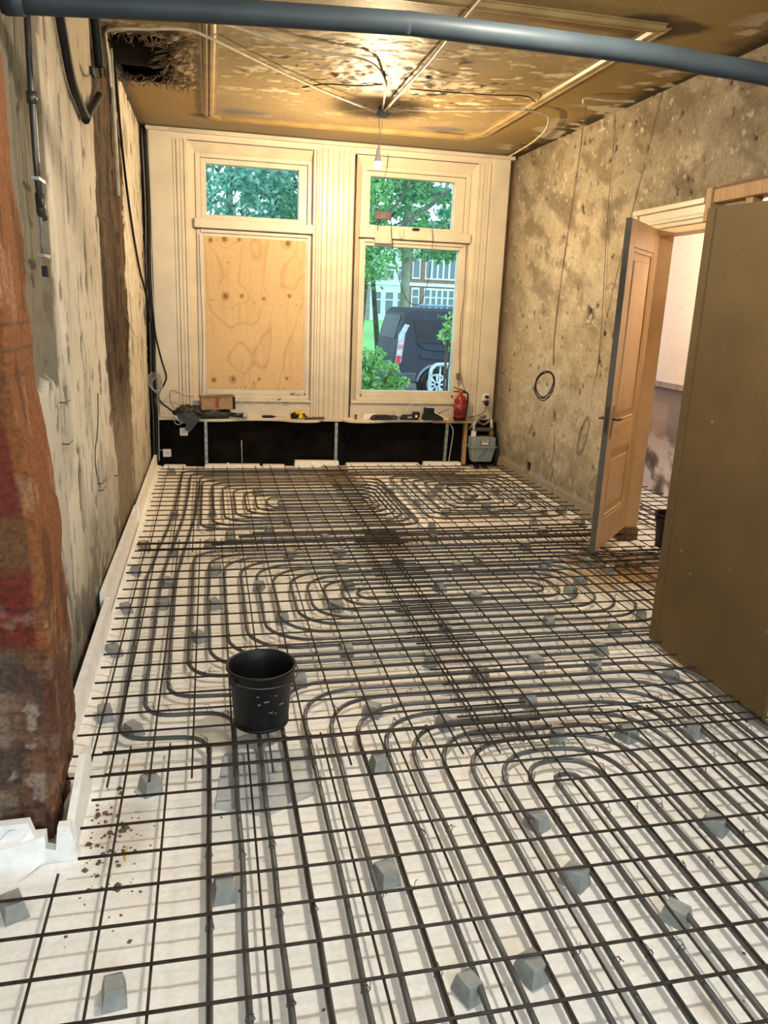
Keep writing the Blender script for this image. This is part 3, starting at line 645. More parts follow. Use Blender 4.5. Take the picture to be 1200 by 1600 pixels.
# ================================================================ HEATING PIPES
PR, PZ = .0098, .043
def rrect(x0, x1, y0, y1, r, n=6):
    out = []
    for cx, cy, a0 in ((x1-r,y1-r,0),(x0+r,y1-r,90),(x0+r,y0+r,180),(x1-r,y0+r,270)):
        for k in range(n+1):
            a = math.radians(a0+90*k/n); out.append((cx+r*math.cos(a), cy+r*math.sin(a), PZ))
    return out
def wob(pts, s, amp=.006):
    out = []
    for p in pts:
        a = float(fbm(np.array(p[0]*3.+s*7), np.array(p[1]*3.), 2, 5))-.5; b = float(fbm(np.array(p[0]*3.), np.array(p[1]*3.+s*5), 2, 6))-.5
        out.append((p[0]+a*amp*2, p[1]+b*amp*2, p[2]))
    return out
def densify(pts, d=.12, closed=False):
    out = []; m = len(pts)
    for i in range(m if closed else m-1):
        a = Vector(pts[i]); b = Vector(pts[(i+1) % m]); k = max(1, int((b-a).length/d))
        for j in range(k): out.append(tuple(a.lerp(b, j/k)))
    if not closed: out.append(tuple(pts[-1]))
    return out
PATHS = []
def run(parent, pts, seed, closed=False):
    p = wob(densify(pts, .12, closed), seed); PATHS.append(p)
    return obj('pipe_run', MB().tube(p, PR, 8, closed), pipe_m, parent, True)
def bend(pts, r=.12, n=6):
    P = [Vector((*p, PZ)) for p in pts]; out = [tuple(P[0])]
    for i in range(1, len(P)-1):
        a = (P[i-1]-P[i]); b = (P[i+1]-P[i]); rr = min(r, a.length*.49, b.length*.49); a.normalize(); b.normalize()
        p0 = P[i]+a*rr; p2 = P[i]+b*rr
        for k in range(n+1):
            t = k/n; out.append(tuple(p0*(1-t)**2+P[i]*2*t*(1-t)+p2*t*t))
    out.append(tuple(P[-1])); return out
g1 = thing('heating_pipe', 'grey heating pipe loop of long arches in the foreground', 'heating pipe', (1.9,0,0), group='underfloor heating pipe circuits')
def rel(pts, g): return [(p[0]-g.location.x, p[1]-g.location.y, p[2]-g.location.z) for p in pts]
def R_(g, pts, seed, closed=False):
    p = wob(densify(pts, .10, closed), seed); PATHS.append(p)
    return obj('pipe_run', MB().tube(rel(p, g), PR, 8, closed), pipe_m, g, True)
for k in range(11):
    xl = 1.9-.1*k; xr = 2.0+.1*k; top = .97+.089*k
    r = .05+.035*min(k,5); R_(g1, bend([(xl,-1.0),(xl,top),(xr,top-.02*(k>3)),(xr,-1.0)], max(.07, min(.2+.02*k,.30) if k else .07), 8), k)
g0 = thing('heating_pipe', 'three grey heating pipes running up beside the left wall past the bucket', 'heating pipe', (.4,0,0), group='underfloor heating pipe circuits')
for k, (xb, yb_, xl, yt) in enumerate(((.6,1.45,.235,6.62),(.7,1.63,.325,6.50),(.8,1.78,.415,6.38))):
    R_(g0, bend([(xb,-1.0),(xb,yb_),(xl,yb_+.02),(xl-.02+.05*k*0,3.4),(xl+.08,4.9),(xl+.10,yt),(3.4-.1*k,yt+.02)], .13, 8), 30+k)
g2 = thing('heating_pipe', 'grey heating pipe spiral of long ovals in the middle of the floor', 'heating pipe', (2.1,2.96,0), group='underfloor heating pipe circuits')
for k in range(11):
    x0 = 1.50-.1*k; x1 = 2.72+.095*k; y0 = 2.88-.09*k; y1 = 3.05+.085*k
    r = [.08,.14,.19,.22,.24,.25,.25,.25,.24,.22,.2][k]
    if k == 10: R_(g2, bend([(2.6,y0),(x0,y0),(x0,y1),(3.5,y1)], .2), 50+k)
    else: R_(g2, rrect(x0, min(x1,3.62), y0, y1, r), 50+k, True)
g3 = thing('heating_pipe', 'grey heating pipe spiral on the floor below the boarded window', 'heating pipe', (1.5,5.25,0), group='underfloor heating pipe circuits')
for k in range(8):
    R_(g3, rrect(1.20-.095*k, 2.0+.045*k, 5.20-.105*k, 5.32+.125*k, min(.06+.04*k,.17)), 70+k, True)
g4 = thing('heating_pipe', 'grey heating pipe spiral on the floor below the clear right window', 'heating pipe', (3.05,5.6,0), group='underfloor heating pipe circuits')
for k in range(7):
    R_(g4, rrect(3.02-.1*k, 3.12+.095*k, 5.35-.12*k, 5.75+.09*k, min(.06+.03*k,.16)), 90+k, True)
g5 = thing('heating_pipe', 'straight grey heating pipes crossing the floor between the far and middle spirals', 'heating pipe', (2,4.2,0), group='underfloor heating pipe circuits')
for k in range(4): R_(g5, [(.62+.1*k,4.06+.09*k,PZ),(3.7,4.10+.09*k,PZ)], 110+k)
g6 = thing('heating_pipe', 'grey heating pipes running into the hall through the doorway', 'heating pipe', (4.2,3.6,0), group='underfloor heating pipe circuits')
for k in range(4): R_(g6, bend([(3.3,3.32+.1*k),(4.3+.1*k,3.34+.1*k),(4.35+.1*k,6.3)], .15), 120+k)
# wire ties
mb = MB(); rnd = random.Random(11)
for p in PATHS:
    for i in range(2, len(p), 3):
        if rnd.random() < .5 and p[i][1] < 4.6:
            x, y, _ = p[i]; a = rnd.uniform(0, 6.28); l = rnd.uniform(.012,.03)
            ring = [(x+.013*math.cos(t), y+rnd.uniform(-.002,.002), .052+.018*math.sin(t)) for t in (0,1.2,2.4,3.6,4.8)]
            mb.tube(ring+[ring[0],(x+l*.5*math.cos(a), y+l*.5*math.sin(a), .082),(x+l*math.cos(a+.6), y+l*math.sin(a+.6), .076)], .0015, 3)
obj('wire_tie', mb, rebar_m, None, label='thin twisted wire ties holding the pipes to the steel mesh', cat='wire', kind='stuff')

# ================================================================ SPACER BLOCKS
def spacer_mesh(i, a, b, h, s=.66):
    mb = MB().frustum(0,0,0,h*.22,a,b,a*.97,b*.97).frustum(0,0,h*.22,h,a*.97,b*.97,a*s,b*s, 0, (i-1)*.003)
    me = mb.mesh('spacer_block'); me.materials.append(conc); return me
SM = [spacer_mesh(0,.033,.042,.056,.76), spacer_mesh(1,.031,.040,.053,.72), spacer_mesh(2,.034,.041,.057,.8)]
near = [(0.039, 0.624, 0.5, 'grey concrete spacer block lying beside the white pier insulation'),
 (0.358, 0.27, 0.1, 'grey spacer block nearest the camera at lower left'),
 (0.644, 0.591, 0.05, 'grey spacer block beside the leftmost heating pipe in the foreground'),
 (1.15, 0.57, 0.3, 'grey spacer block in the foreground centre between two pipes'),
 (1.737, 0.743, 0.5, 'grey spacer block just left of the innermost pipe arch'),
 (1.747, 0.457, 0.55, 'grey spacer block just in front of the innermost pipe arch'),
 (1.986, 0.256, 0.6, 'grey spacer block right of the innermost pipe arch with a dirty top'),
 (1.278, 0.119, 0.35, 'left one of the two spacer blocks at the bottom centre edge'),
 (1.467, 0.144, 0.35, 'right one of the two spacer blocks at the bottom centre edge'),
 (2.372, 0.621, 0.6, 'grey spacer block near the right edge in the foreground'),
 (1.256, 1.18, 0.2, 'grey spacer block between pipes where the two mesh sheets overlap'),
 (2.371, 0.324, 0.6, 'grey spacer block half out of view at the right edge'),
 (0.163, 1.731, 0.2, 'grey spacer block against the left insulation strip left of the bucket'),
 (0.29, 1.581, 0.8, 'tipped grey spacer block left of the bucket'),
 (0.387, 1.173, 0.4, 'grey spacer block half hidden under mesh ends in front of the bucket'),
 (0.127, 2.368, 0.6, 'grey spacer block by the left insulation strip beyond the bucket'),
 (0.544, 2.488, 0.6, 'grey spacer block between two pipe bends behind the bucket'),
 (1.023, 1.92, 0.1, 'grey spacer block showing just right of the bucket'),
 (1.313, 1.591, 0.9, 'grey spacer block beside a rising pipe bend right of the bucket'),
 (1.605, 1.437, 0.2, 'grey spacer block at the left shoulder of the pipe arches'),
 (2.367, 1.232, 0.2, 'bright grey spacer block on the right shoulder of the pipe arches'),
 (2.687, 1.221, 0.3, 'grey spacer block below the brown board, second from its corner'),
 (2.873, 1.703, 0.3, 'pale grey spacer block at the foot of the brown board')]
SPOTS = [(0.14, 4.15), (0.13, 3.58), (0.13, 2.94), (0.32, 4.98), (0.35, 3.96), (0.34, 3.36), (0.33, 2.98), (0.61, 4.15), (0.64, 3.55), (0.63, 2.95), (0.62, 4.59), (0.76, 4.35), (0.63, 5.0), (0.91, 3.22), (1.22, 5.17), (1.23, 4.7), (1.07, 4.49), (1.17, 3.84), (1.47, 3.16), (1.34, 2.82), (1.01, 2.68), (1.3, 2.21), (0.92, 2.25), (1.74, 2.72), (1.71, 2.04), (1.52, 3.85), (1.49, 3.53), (1.47, 4.21), (2.09, 4.67), (2.48, 5.25), (2.4, 4.47), (2.64, 4.88), (2.32, 5.71), (1.04, 5.73), (0.23, 6.67), (2.68, 4.96), (2.68, 5.51), (2.84, 5.8), (3.0, 5.32), (3.08, 5.05), (3.08, 4.85), (3.51, 5.29), (3.39, 5.66), (3.72, 5.45), (3.55, 4.82), (3.33, 4.54), (3.28, 4.23), (3.75, 4.89), (3.74, 4.5), (2.62, 4.2), (2.32, 4.15), (2.97, 3.86), (2.3, 3.45), (2.5, 3.58), (2.92, 3.38), (3.28, 3.45), (3.06, 3.09), (2.9, 2.91), (2.06, 3.07), (2.23, 2.87), (2.54, 2.45), (3.16, 2.48), (2.88, 2.29), (1.91, 2.44), (2.66, 2.05), (2.25, 1.96), (2.54, 1.87), (1.92, 1.88), (2.05, 1.57), (2.06, 1.27), (1.91, 3.61), (3.37, 3.27)]
rnd = random.Random(21)
for i, (x, y, r, lab) in enumerate(near):
    link('spacer_block', SM[i % 3], label=lab, cat='spacer block', group='concrete spacer blocks under the mesh', loc=(x,y,.0), rot=(0,0,r+rnd.uniform(-.1,.1)))
# farther blocks: rows across the room, counted from the left wall
zones = [(1.0,2.35,'behind the pipe arches'),(2.35,2.8,'before the oval spiral'),(2.8,3.3,'within the oval spiral'),(3.3,3.8,'just behind the oval spiral'),
         (3.8,4.35,'along the straight pipes'),(4.35,4.8,'before the far spirals'),(4.8,5.2,'within the far spirals'),(5.2,7.0,'farthest below the windows')]
ordn = ['leftmost','second from left','third from left','fourth from left','fifth from left','sixth from left','seventh from left','eighth from left','ninth from left','tenth from left','eleventh from left','twelfth from left','thirteenth from left','fourteenth from left']
k = 0
for z0, z1, zl in zones:
    row = sorted(p for p in SPOTS if z0 <= p[1] < z1)
    for j, (x, y) in enumerate(row):
        k += 1
        link('spacer_block', SM[k % 3], label='grey spacer block %s among those %s' % (ordn[j], zl), cat='spacer block', group='concrete spacer blocks under the mesh', loc=(x,y,0), rot=(0,0,rnd.uniform(-.6,.6)))

# ================================================================ BUCKETS
def bucket(label, loc, rz=0, sc=1.0):
    b = thing('bucket', label, 'bucket', loc, (0,0,rz), group='black builders buckets')
    hh, r0_, r1_ = .258*sc, .112*sc, .140*sc
    prof = [(0,.004),(r0_*.97,.004),(r0_,.012),(r0_+.002,.03),(r1_-.012,hh-.055),(r1_-.006,hh-.05),(r1_-.004,hh-.012),(r1_+.004,hh-.008),(r1_+.004,hh),(r1_-.002,hh+.002),(r1_-.008,hh-.006),(r1_-.014,hh-.05),(r0_-.004,.03),(r0_-.008,.012),(0,.010)]
    obj('shell', MB().lathe(prof, 40), black_pl, b, True)
    obj('base_ring', MB().lathe([(r0_-.006,0),(r0_+.003,0),(r0_+.003,.012),(r0_-.006,.012)], 40), black_pl, b, True)
    for a in (0, math.pi):
        c, s = math.cos(a)*(r1_+.002), math.sin(a)*(r1_+.002)
        obj('handle_lug', MB().box(c-.012,c+.012,s-.014,s+.014,hh-.045,hh-.008), black_pl, b, bevel=.003)
    pts = [(math.cos(t)*(r1_+.012), -math.sin(t)*(r1_+.010), hh-.028-.012*math.sin(t)) for t in np.linspace(0, math.pi, 24)]
    obj('handle', MB().tube(pts, .003, 6), dark_metal, b, True)
    return b
b = bucket('black plastic builders bucket standing on the steel mesh', (.815,1.50,.071), .6)
smear = mat('dried_mortar', (.13,.13,.125), .9)
for i in range(8):
    a = random.uniform(-2.4,-.9); z = random.uniform(.08,.19); w = random.uniform(.003,.012)
    rr = .1145+.018*(z/.2)
    obj('mortar_splash', MB().box(-w,w,-.0012,.0012,-.003,.003), smear, b, loc=(math.cos(a)*rr, math.sin(a)*rr, z), rot=(0,0,a+math.pi/2))
bucket('black bucket half hidden behind the brown board in the hall doorway', (4.06,3.62,.071), 0)
# thin pale grey sheet on the floor before the bucket
obj('floor_patch', MB().prism([(.62,1.02),(.80,.95),(.98,1.05),(1.0,1.35),(.66,1.36)], .001, .012), mat('patch_grey', (.52,.55,.56), .5, var=.1), label='pale grey flat patch on the floor in front of the bucket', cat='insulation')
# debris crumbs by the wall end
mb = MB(); rnd = random.Random(31)
for i in range(150):
    x = rnd.gauss(.27,.07); y = rnd.gauss(.92,.18); s = abs(rnd.gauss(.0,.0028))+.0012
    if x > .2: mb.frustum(x,y,.0,s,s,s*1.3,s*.5,s*.5,rnd.uniform(0,3))
for i in range(130):
    x = rnd.uniform(.2,3.6); y = rnd.uniform(-.4,6.6); s = rnd.uniform(.001,.004); mb.frustum(x,y,0,s,s,s*1.5,s*.5,s*.5,rnd.uniform(0,3))
obj('rubble_crumb', mb, mat('crumb', (.16,.10,.06), .9), label='scattered dark rubble crumbs on the white insulation', cat='debris', kind='stuff')
obj('twig', MB().tube([(.335,.80,.006),(.33,.83,.008),(.337,.86,.006)], .003, 5), yel_m, smooth=True, label='small yellow scrap on the floor right of the brick wall end', cat='debris')

# ================================================================ BROWN BOARD ON THE RIGHT
t = thing('brown_board', 'large plain brown board standing upright on the right', 'board', (3.03,1.66,0))
obj('face_sheet', MB().prism([(-.47,.03),(-.25,.045),(-.1,.028),(.46,.04),(.465,2.29),(-.47,2.265)], -.03, -.012, 'yz'), panel_m, t)
obj('stiffener', MB().box(-.012,.03,-.46,-.40,.05,2.2).box(-.012,.03,.40,.455,.05,2.25).box(-.012,.03,-.4,.4,2.15,2.22), wood_m, t)
obj('lapped_strip', MB().box(-.034,-.029,.405,.463,.04,2.285), panel_m, t)
rnd = random.Random(41)
for i in range(16):
    y, z, s = rnd.uniform(-.42,.42), rnd.uniform(.2,2.1), rnd.uniform(.0015,.0045)
    obj('scuff', MB().box(-.0312,-.0296,y-s,y+s,z-s*rnd.uniform(.6,3),z+s), mat('scuff_dark',(.08,.05,.02),.8) if i % 2 else mat('scuff_light',(.34,.26,.15),.8), t)

# ================================================================ PIPE UNDER THE CEILING
pp = [(.00,1.55,2.665),(.65,1.55,2.705),(1.28,1.55,2.735),(1.42,1.55,2.738),(2.22,1.55,2.735),(2.50,1.55,2.725),(2.82,1.55,2.71),(3.4,1.55,2.66),(3.88,1.55,2.62)]
t = thing('waste_pipe', 'thick grey plastic pipe crossing the room just below the ceiling', 'pipe', (0,1.55,2.7))
obj('pipe_body', MB().tube([(p[0],p[1]-1.55,p[2]-2.7) for p in catmull(pp, 6)], .0385, 20), greypvc, t, True)
obj('end_collar', MB().tube([(.01,0,-.033),(.07,0,-.030)], .044, 20), greypvc, t, True)

# ================================================================ LAMPS
lit_bulb, nt_, b_ = nodes('lit_bulb'); nt_.nodes.remove(b_)
e_ = nt_.nodes.new('ShaderNodeEmission'); e_.inputs[0].default_value = (1,.80,.50,1); e_.inputs[1].default_value = 40
tb_ = nt_.nodes.new('ShaderNodeBsdfTransparent'); ad_ = nt_.nodes.new('ShaderNodeAddShader')
nt_.links.new(e_.outputs[0], ad_.inputs[0]); nt_.links.new(tb_.outputs[0], ad_.inputs[1]); nt_.links.new(ad_.outputs[0], nt_.nodes['Material Output'].inputs[0])
def bulb(loc, label, box=True):
    t = thing('hanging_bulb', label, 'lamp', loc, group='bare bulbs on cable')
    obj('glass_bulb', MB().lathe([(0,-.062),(.014,-.060),(.026,-.050),(.032,-.034),(.0315,-.012),(.031,-.009)], 20), lit_bulb, t, True)
    obj('socket', MB().lathe([(.0,-.006),(.0325,-.008),(.033,-.004),(.026,.02),(.019,.04),(.019,.05),(.018,.085),(.008,.10),(0,.10)], 20), white_plastic, t, True)
    return t
t = bulb((2.05,5.5,2.95), 'bare glowing bulb hanging from the ceiling junction in front of the right window')
cable('cord', [(0,0,.10),(.006,.01,.2),(-.004,0,.30),(.02,0,.40)], .0035, gcable, None, None, parent=t); cable('loose_wire', [(.01,0,.10),(.02,.01,.24),(.03,0,.38)], .002, conduit_m, None, None, parent=t)
t2 = bulb((1.80,1.00,3.01), 'bulb under a dark metal shade hanging in the near half of the room')
cable('cord', [(0,0,.10),(.004,0,.22),(0,0,.35)], .0035, gcable, None, None, parent=t2)
obj('shade', MB().lathe([(.018,.10),(.03,.105),(.06,.08),(.115,.0),(.118,-.002),(.112,-.004),(.056,.074),(.028,.098)], 28), mat('shade_enamel', (.05,.055,.05), .4), t2, True)
t3 = bulb((4.55,4.35,2.75), 'bare bulb hanging in the hall beyond the doorway'); cable('cord', [(0,0,.10),(0,.002,.18),(0,0,.26)], .0035, gcable, None, None, parent=t3)
jb = thing('junction_box', 'small round grey junction box where the ceiling conduits meet', 'junction box', (2.06,5.42,3.30))
obj('box_body', MB().lathe([(0,-.028),(.036,-.028),(.042,-.02),(.042,.05),(0,.05)], 16), mat('grey_box', (.13,.13,.14), .5), jb, True)
for a in (.2,1.7,3.3,4.7): obj('gland', MB().tube([(math.cos(a)*.04,math.sin(a)*.04,0),(math.cos(a)*.058,math.sin(a)*.058,0)], .013, 10), mat('grey_box', (.13,.13,.14), .5), jb, True)
zc_ = 3.325
def cpath(l, dz=0): return [(x,y,zc_+dz-.0) for x, y in l]
cable('conduit', [(.025,4.50,3.10),(.025,4.44,3.25),(.03,4.30,3.32),(.07,4.10,zc_),(.30,4.0,zc_),(.52,3.93,zc_),(.67,3.97,zc_-.02),(1.06,4.47,zc_-.01),(1.53,4.99,zc_-.01),(2.0,5.38,3.30)], .009, conduit_m, 'cream conduit sagging from the ceiling hole to the bulb junction', 'conduit')
cable('conduit', cpath([(.60,3.62),(.82,3.79),(1.27,4.04),(1.69,4.16),(1.90,4.62),(2.0,5.1),(2.05,5.38)]), .009, conduit_m, 'cream conduit bending round the peeling ceiling rose', 'conduit')
cable('conduit', cpath([(2.06,5.38),(2.05,4.6),(2.05,3.96),(2.02,3.2),(2.0,2.4),(1.98,1.7)], -.02), .010, conduit_m, 'straight cream conduit running from the junction toward the camera', 'conduit')
cable('conduit', cpath([(2.10,5.40),(2.66,5.19),(3.10,5.00),(3.32,5.03),(3.45,5.25),(3.58,5.64),(3.66,6.1),(3.70,6.54),(3.72,6.9)]), .008, conduit_m, 'cream conduit curving from the junction to the right window corner', 'conduit')
cable('conduit', [(3.41,4.52,3.30),(3.42,4.51,zc_+.01),(3.58,4.47,zc_),(3.78,4.42,zc_)], .009, conduit_m, 'short cream conduit stub at the right wall above the hanging cable', 'conduit')
cable('thin_wire', cpath([(2.12,4.75),(2.5,4.72),(2.75,4.68),(2.98,4.62),(3.12,4.75)], .01), .004, black_rub, 'thin black wire across the ceiling right of the peeling rose', 'wire')
cable('thin_wire', cpath([(1.35,5.0),(1.5,4.85),(1.75,4.80),(1.9,4.7)], .01), .005, black_rub, 'thin black wire on the ceiling left of the peeling rose', 'wire')
# hanging coil of cable in front of the right wall
P0 = Vector((3.55,4.97,1.17))
pts = [(3.44,4.53,3.29),(3.46,4.62,2.9),(3.49,4.74,2.5),(3.52,4.86,2.0),(3.545,4.93,1.55),(3.56,4.93,1.33)]
t = thing('hanging_cable', 'thin dark cable hanging from the ceiling with a coil at its end', 'cable', (3.55,4.95,1.1))
L0 = t.location
obj('drop', MB().tube([Vector(p)-L0 for p in catmull(pts, 10)], .0030, 6), mat('brown_wire',(.16,.09,.05),.5), t, True)
obj('drop', MB().tube([Vector(p)-L0+Vector((.012*math.sin(i*.12),.012*math.cos(i*.1),0)) for i, p in enumerate(catmull(pts, 10))], .0022, 6), mat('brown_wire',(.16,.09,.05),.5), t, True)
for kk in range(4):
    ring = []
    for q_ in range(33):
        a_ = 2*math.pi*q_/32; rr = .092+.005*math.sin(kk*2+q_*.6)+kk*.003; e1 = rr*math.cos(a_)
        hz = e1*.95-rr*math.sin(a_)*.10; vz = rr*1.18*math.sin(a_)+e1*.35
        ring.append((-.03+hz*.55+.004*kk, .05-hz*.90+.006*kk, .06+vz-.008*kk))
    obj('coil_turn', MB().tube(ring, .0048, 5), black_rub if kk != 1 else mat('brown_wire',(.16,.09,.05),.5), t, True)
cable('wall_wire', [(3.875,4.88,3.30),(3.872,4.85,2.7),(3.872,4.80,2.2),(3.872,4.74,1.7),(3.872,4.72,1.25)], .003, mat('brown_wire',(.16,.09,.05),.5), 'thin wire running straight down the right wall left of the door', 'wire')

# ================================================================ SHELF UNDER THE WINDOWS
sh = thing('window_shelf', 'cream scalloped shelf board below both windows', 'shelf', (1.8,7.0,.5))
fr = [(.09,6.985),(.30,6.985),(.42,6.93),(.55,6.885),(.72,6.88),(.86,6.92),(.98,6.965),(1.12,6.975),(1.30,6.965),(1.40,6.93),(1.47,6.88),(1.56,6.85),(1.68,6.85),(1.76,6.875),(1.81,6.94),(1.83,6.985)]
fr2 = [(2.05,6.985),(2.07,6.93),(2.12,6.87),(2.22,6.845),(2.36,6.85),(2.46,6.88),(2.56,6.925),(2.70,6.945),(2.80,6.955),(2.88,6.94),(3.02,6.95),(3.10,6.97)]
def edgec(l): return [(p.x, p.y) for p in catmull([(a,b,0) for a, b in l], 5)]
def board(nm, l, m, z0, z1, bev=.006):
    p = edgec(l); poly = [(x-1.8,y-7.0) for x, y in p]+[(l[-1][0]-1.8,.10),(l[0][0]-1.8,.10)]
    return obj(nm, MB().prism(poly, z0-.5, z1-.5), m, sh, bevel=bev)
board('scalloped_board', fr, cream, .515, .545); board('scalloped_board', fr2, cream, .515, .545)
obj('middle_board', MB().box(.03,.25,-.025,.10,.012,.042), cream2, sh, bevel=.004)
obj('raw_board', MB().box(1.28,1.78,-.05,.10,.008,.038), wood_m, sh, bevel=.003)
def upright(x, label, tilt=0):
    u = thing('shelf_bracket', label, 'bracket', (x,6.98,0), (0,tilt,0), group='perforated metal shelf brackets')
    obj('channel', MB().box(-.014,.014,0,.012,.04,.50).box(-.016,-.013,.0,.03,.04,.50).box(.013,.016,.0,.03,.04,.50), galv, u)
    for z in np.arange(.09,.48,.085): obj('slot', MB().box(-.004,.004,-.001,.001,z,z+.02), voidm, u)
upright(.575, 'perforated metal bracket under the left end of the shelf'); upright(1.985, 'perforated metal bracket under the middle of the shelf'); upright(3.255, 'perforated metal bracket under the right end of the shelf', .02)
obj('timber_post', MB().box(3.475,3.515,6.99,7.05,.02,.51), wood_m, label='narrow wooden post under the shelf beside the gas meter', cat='post', bevel=.003)
cable('loose_cable', [(3.29,6.97,.50),(3.33,6.96,.42),(3.32,6.96,.25),(3.30,6.96,.06)], .006, gcable, 'loose grey cable hanging beside the right shelf bracket')
obj('thin_rod', MB().tube([(.955,7.0,.03),(.95,7.0,.30)], .006, 6), galv, smooth=True, label='thin metal rod standing below the boarded window', cat='rod')
obj('plaster_lump', MB().lathe([(0,.0),(.028,.0),(.03,.012),(.016,.03),(0,.034)], 8, (.93,6.96,.0)), styro, label='white plaster lump at the foot of the thin rod', cat='debris')
obj('plaster_lump', MB().lathe([(0,.0),(.03,.0),(.024,.02),(.012,.055),(0,.06)], 7, (.80,6.965,.0)), styro, label='pointed white plaster lump under the boarded window', cat='debris')

# sockets
def wsocket(loc, label):
    s = thing('wall_socket', label, 'socket', loc, group='white wall sockets')
    obj('plate', MB().box(-.042,.042,-.03,0,-.042,.042), white_plastic, s, bevel=.006)
    obj('recess', MB().lathe([(0,-.0305),(.026,-.0305),(.028,-.031),(.028,-.029)], 18, (0,0,0), 'y'), mat('socket_face', (.7,.68,.63), .4), s)
    for x in (-.011,.011): obj('pin_hole', MB().tube([(x,-.033,0),(x,-.028,0)], .005, 8), voidm, s)
    return s
wsocket((.165,7.05,.155), 'white socket low on the black board in the left corner'); wsocket((.345,7.05,.385), 'white socket partly covered by the hanging black bag')
wsocket((3.715,7.045,.80), 'white socket on the cream panel right of the fire extinguisher')
pl = thing('power_plug', 'black plug with cable in the socket right of the extinguisher', 'plug', (3.725,7.0,.76))
obj('plug_body', MB().lathe([(0,-.05),(.02,-.05),(.026,-.02),(.022,.0),(0,.01)], 14, (0,0,.0)), black_pl, pl, True)
obj('plug_head', MB().box(-.02,.02,-.01,.02,.03,.06), black_pl, pl, bevel=.006)
obj('lead', MB().tube(catmull([(0,-.01,-.05),(-.05,-.05,-.13),(-.18,-.06,-.175),(-.32,-.04,-.19)], 8), .004, 6), black_rub, pl, True)

# ---- things on the shelf (top at z = .545)
ZS = .547
cb = thing('cardboard_box', 'small brown cardboard box with a red mark on the shelf under the boarded window', 'box', (.70,6.96,.645), (0,-.03,.10))
obj('carton', MB().box(-.175,.175,-.09,.06,.0,.135), card_m, cb, bevel=.006); obj('lid_flap', MB().box(-.178,.178,-.094,.062,.128,.140), mat('cardboard_dark',(.22,.14,.07),.8), cb, bevel=.003)
obj('red_mark', MB().prism([(-.035,.03),(.012,.02),(.004,.07),(.022,.125),(-.028,.125),(-.020,.08)], -.0915, -.0900, 'xz'), red_m, cb)
obj('edge_tape', MB().box(.150,.178,-.092,.062,.0,.137), black_rub, cb)
def lump(nm, parent, m, c, r, seed, n=22, flat=.5, sub=14):
    mb = MB(); rows = sub; cols = n
    for i in range(rows+1):
        th = math.pi*i/rows
        for j in range(cols):
            ph = 2*math.pi*j/cols
            d = Vector((math.sin(th)*math.cos(ph), math.sin(th)*math.sin(ph), math.cos(th)))
            k_ = 1+.55*(float(fbm(np.array(d.x*2.2+seed+3*d.z), np.array(d.y*2.2+2*d.z+9), 3, seed))-.5)+.18*math.sin(ph*5+th*3+seed)
            mb.v.append((c[0]+d.x*r[0]*k_, c[1]+d.y*r[1]*k_, c[2]+max(d.z,-flat)*r[2]*k_))
    for i in range(rows):
        for j in range(cols):
            l = (j+1) % cols; mb.f.append((i*cols+j, (i+1)*cols+j, (i+1)*cols+l, i*cols+l))
    return obj(nm, mb, m, parent, True)
bagm = mat('black_bag_plastic', (.035,.033,.026), .42, var=.3, bump=.5, bscale=18)
t = thing('black_bag', 'crumpled black plastic bag slumped over the left end of the shelf', 'bag', (.58,6.93,.56))
lump('bag_body', t, bagm, (.0,.0,.035), (.22,.07,.075), 4); lump('bag_fold', t, bagm, (-.20,-.01,.05), (.10,.06,.07), 6)
obj('hanging_corner', MB().prism([(-.30,.04),(-.12,.06),(-.05,.0),(-.10,-.06),(-.17,-.15),(-.22,-.125),(-.20,-.06),(-.27,-.03)], -.095, -.075, 'xz'), bagm, t)
t = thing('torch', 'black metal torch lying on the shelf beside the black bag', 'torch', (.88,6.93,ZS+.03))
obj('barrel', MB().tube([(-.12,.0,.015),(.02,0,.003),(.08,0,.0)], [.024,.024,.026], 16), mat('blue_black_metal',(.025,.028,.05),.3,.6), t, True); obj('head', MB().tube([(.08,0,0),(.125,0,-.004)], .030, 16), galv, t, True); obj('lens', MB().tube([(.124,0,-.004),(.128,0,-.004)], .024, 16), dark_metal, t, True)
t = thing('screwdriver', 'screwdriver with black handle lying on the shelf under the boarded window', 'screwdriver', (1.24,6.99,ZS+.014))
obj('grip', MB().tube([(-.07,0,0),(-.05,0,0),(.04,0,0),(.055,0,0)], [.010,.015,.014,.008], 10), black_pl, t, True); obj('collar', MB().tube([(.055,0,0),(.075,0,0)], .010, 10), red_m, t, True); obj('shank', MB().tube([(.075,0,0),(.19,0,-.004)], .0035, 8), galv, t, True)
t = thing('yellow_rag', 'yellow and black work glove crumpled on the shelf', 'glove', (1.56,6.94,ZS)); lump('palm', t, yel_m, (0,0,.035), (.075,.05,.045), 8)
lump('cuff', t, black_rub, (-.04,-.03,.03), (.05,.035,.035), 9, 14, .5, 9)
for i, (a, l) in enumerate(((.2,.07),(.6,.085),(1.0,.08),(-.2,.06))): obj('finger', MB().tube([(.03,-.02,.04),(.03+l*.6*math.cos(a),-.02-l*.3,.055),(.03+l*math.cos(a),-.03-l*.5,.03)], [.012,.011,.008], 8), yel_m if i % 2 else black_rub, t, True)
t = thing('multi_tool', 'dark folding tool with open jaws lying on the shelf beside the yellow glove', 'tool', (1.72,6.90,ZS), (0,0,.15))
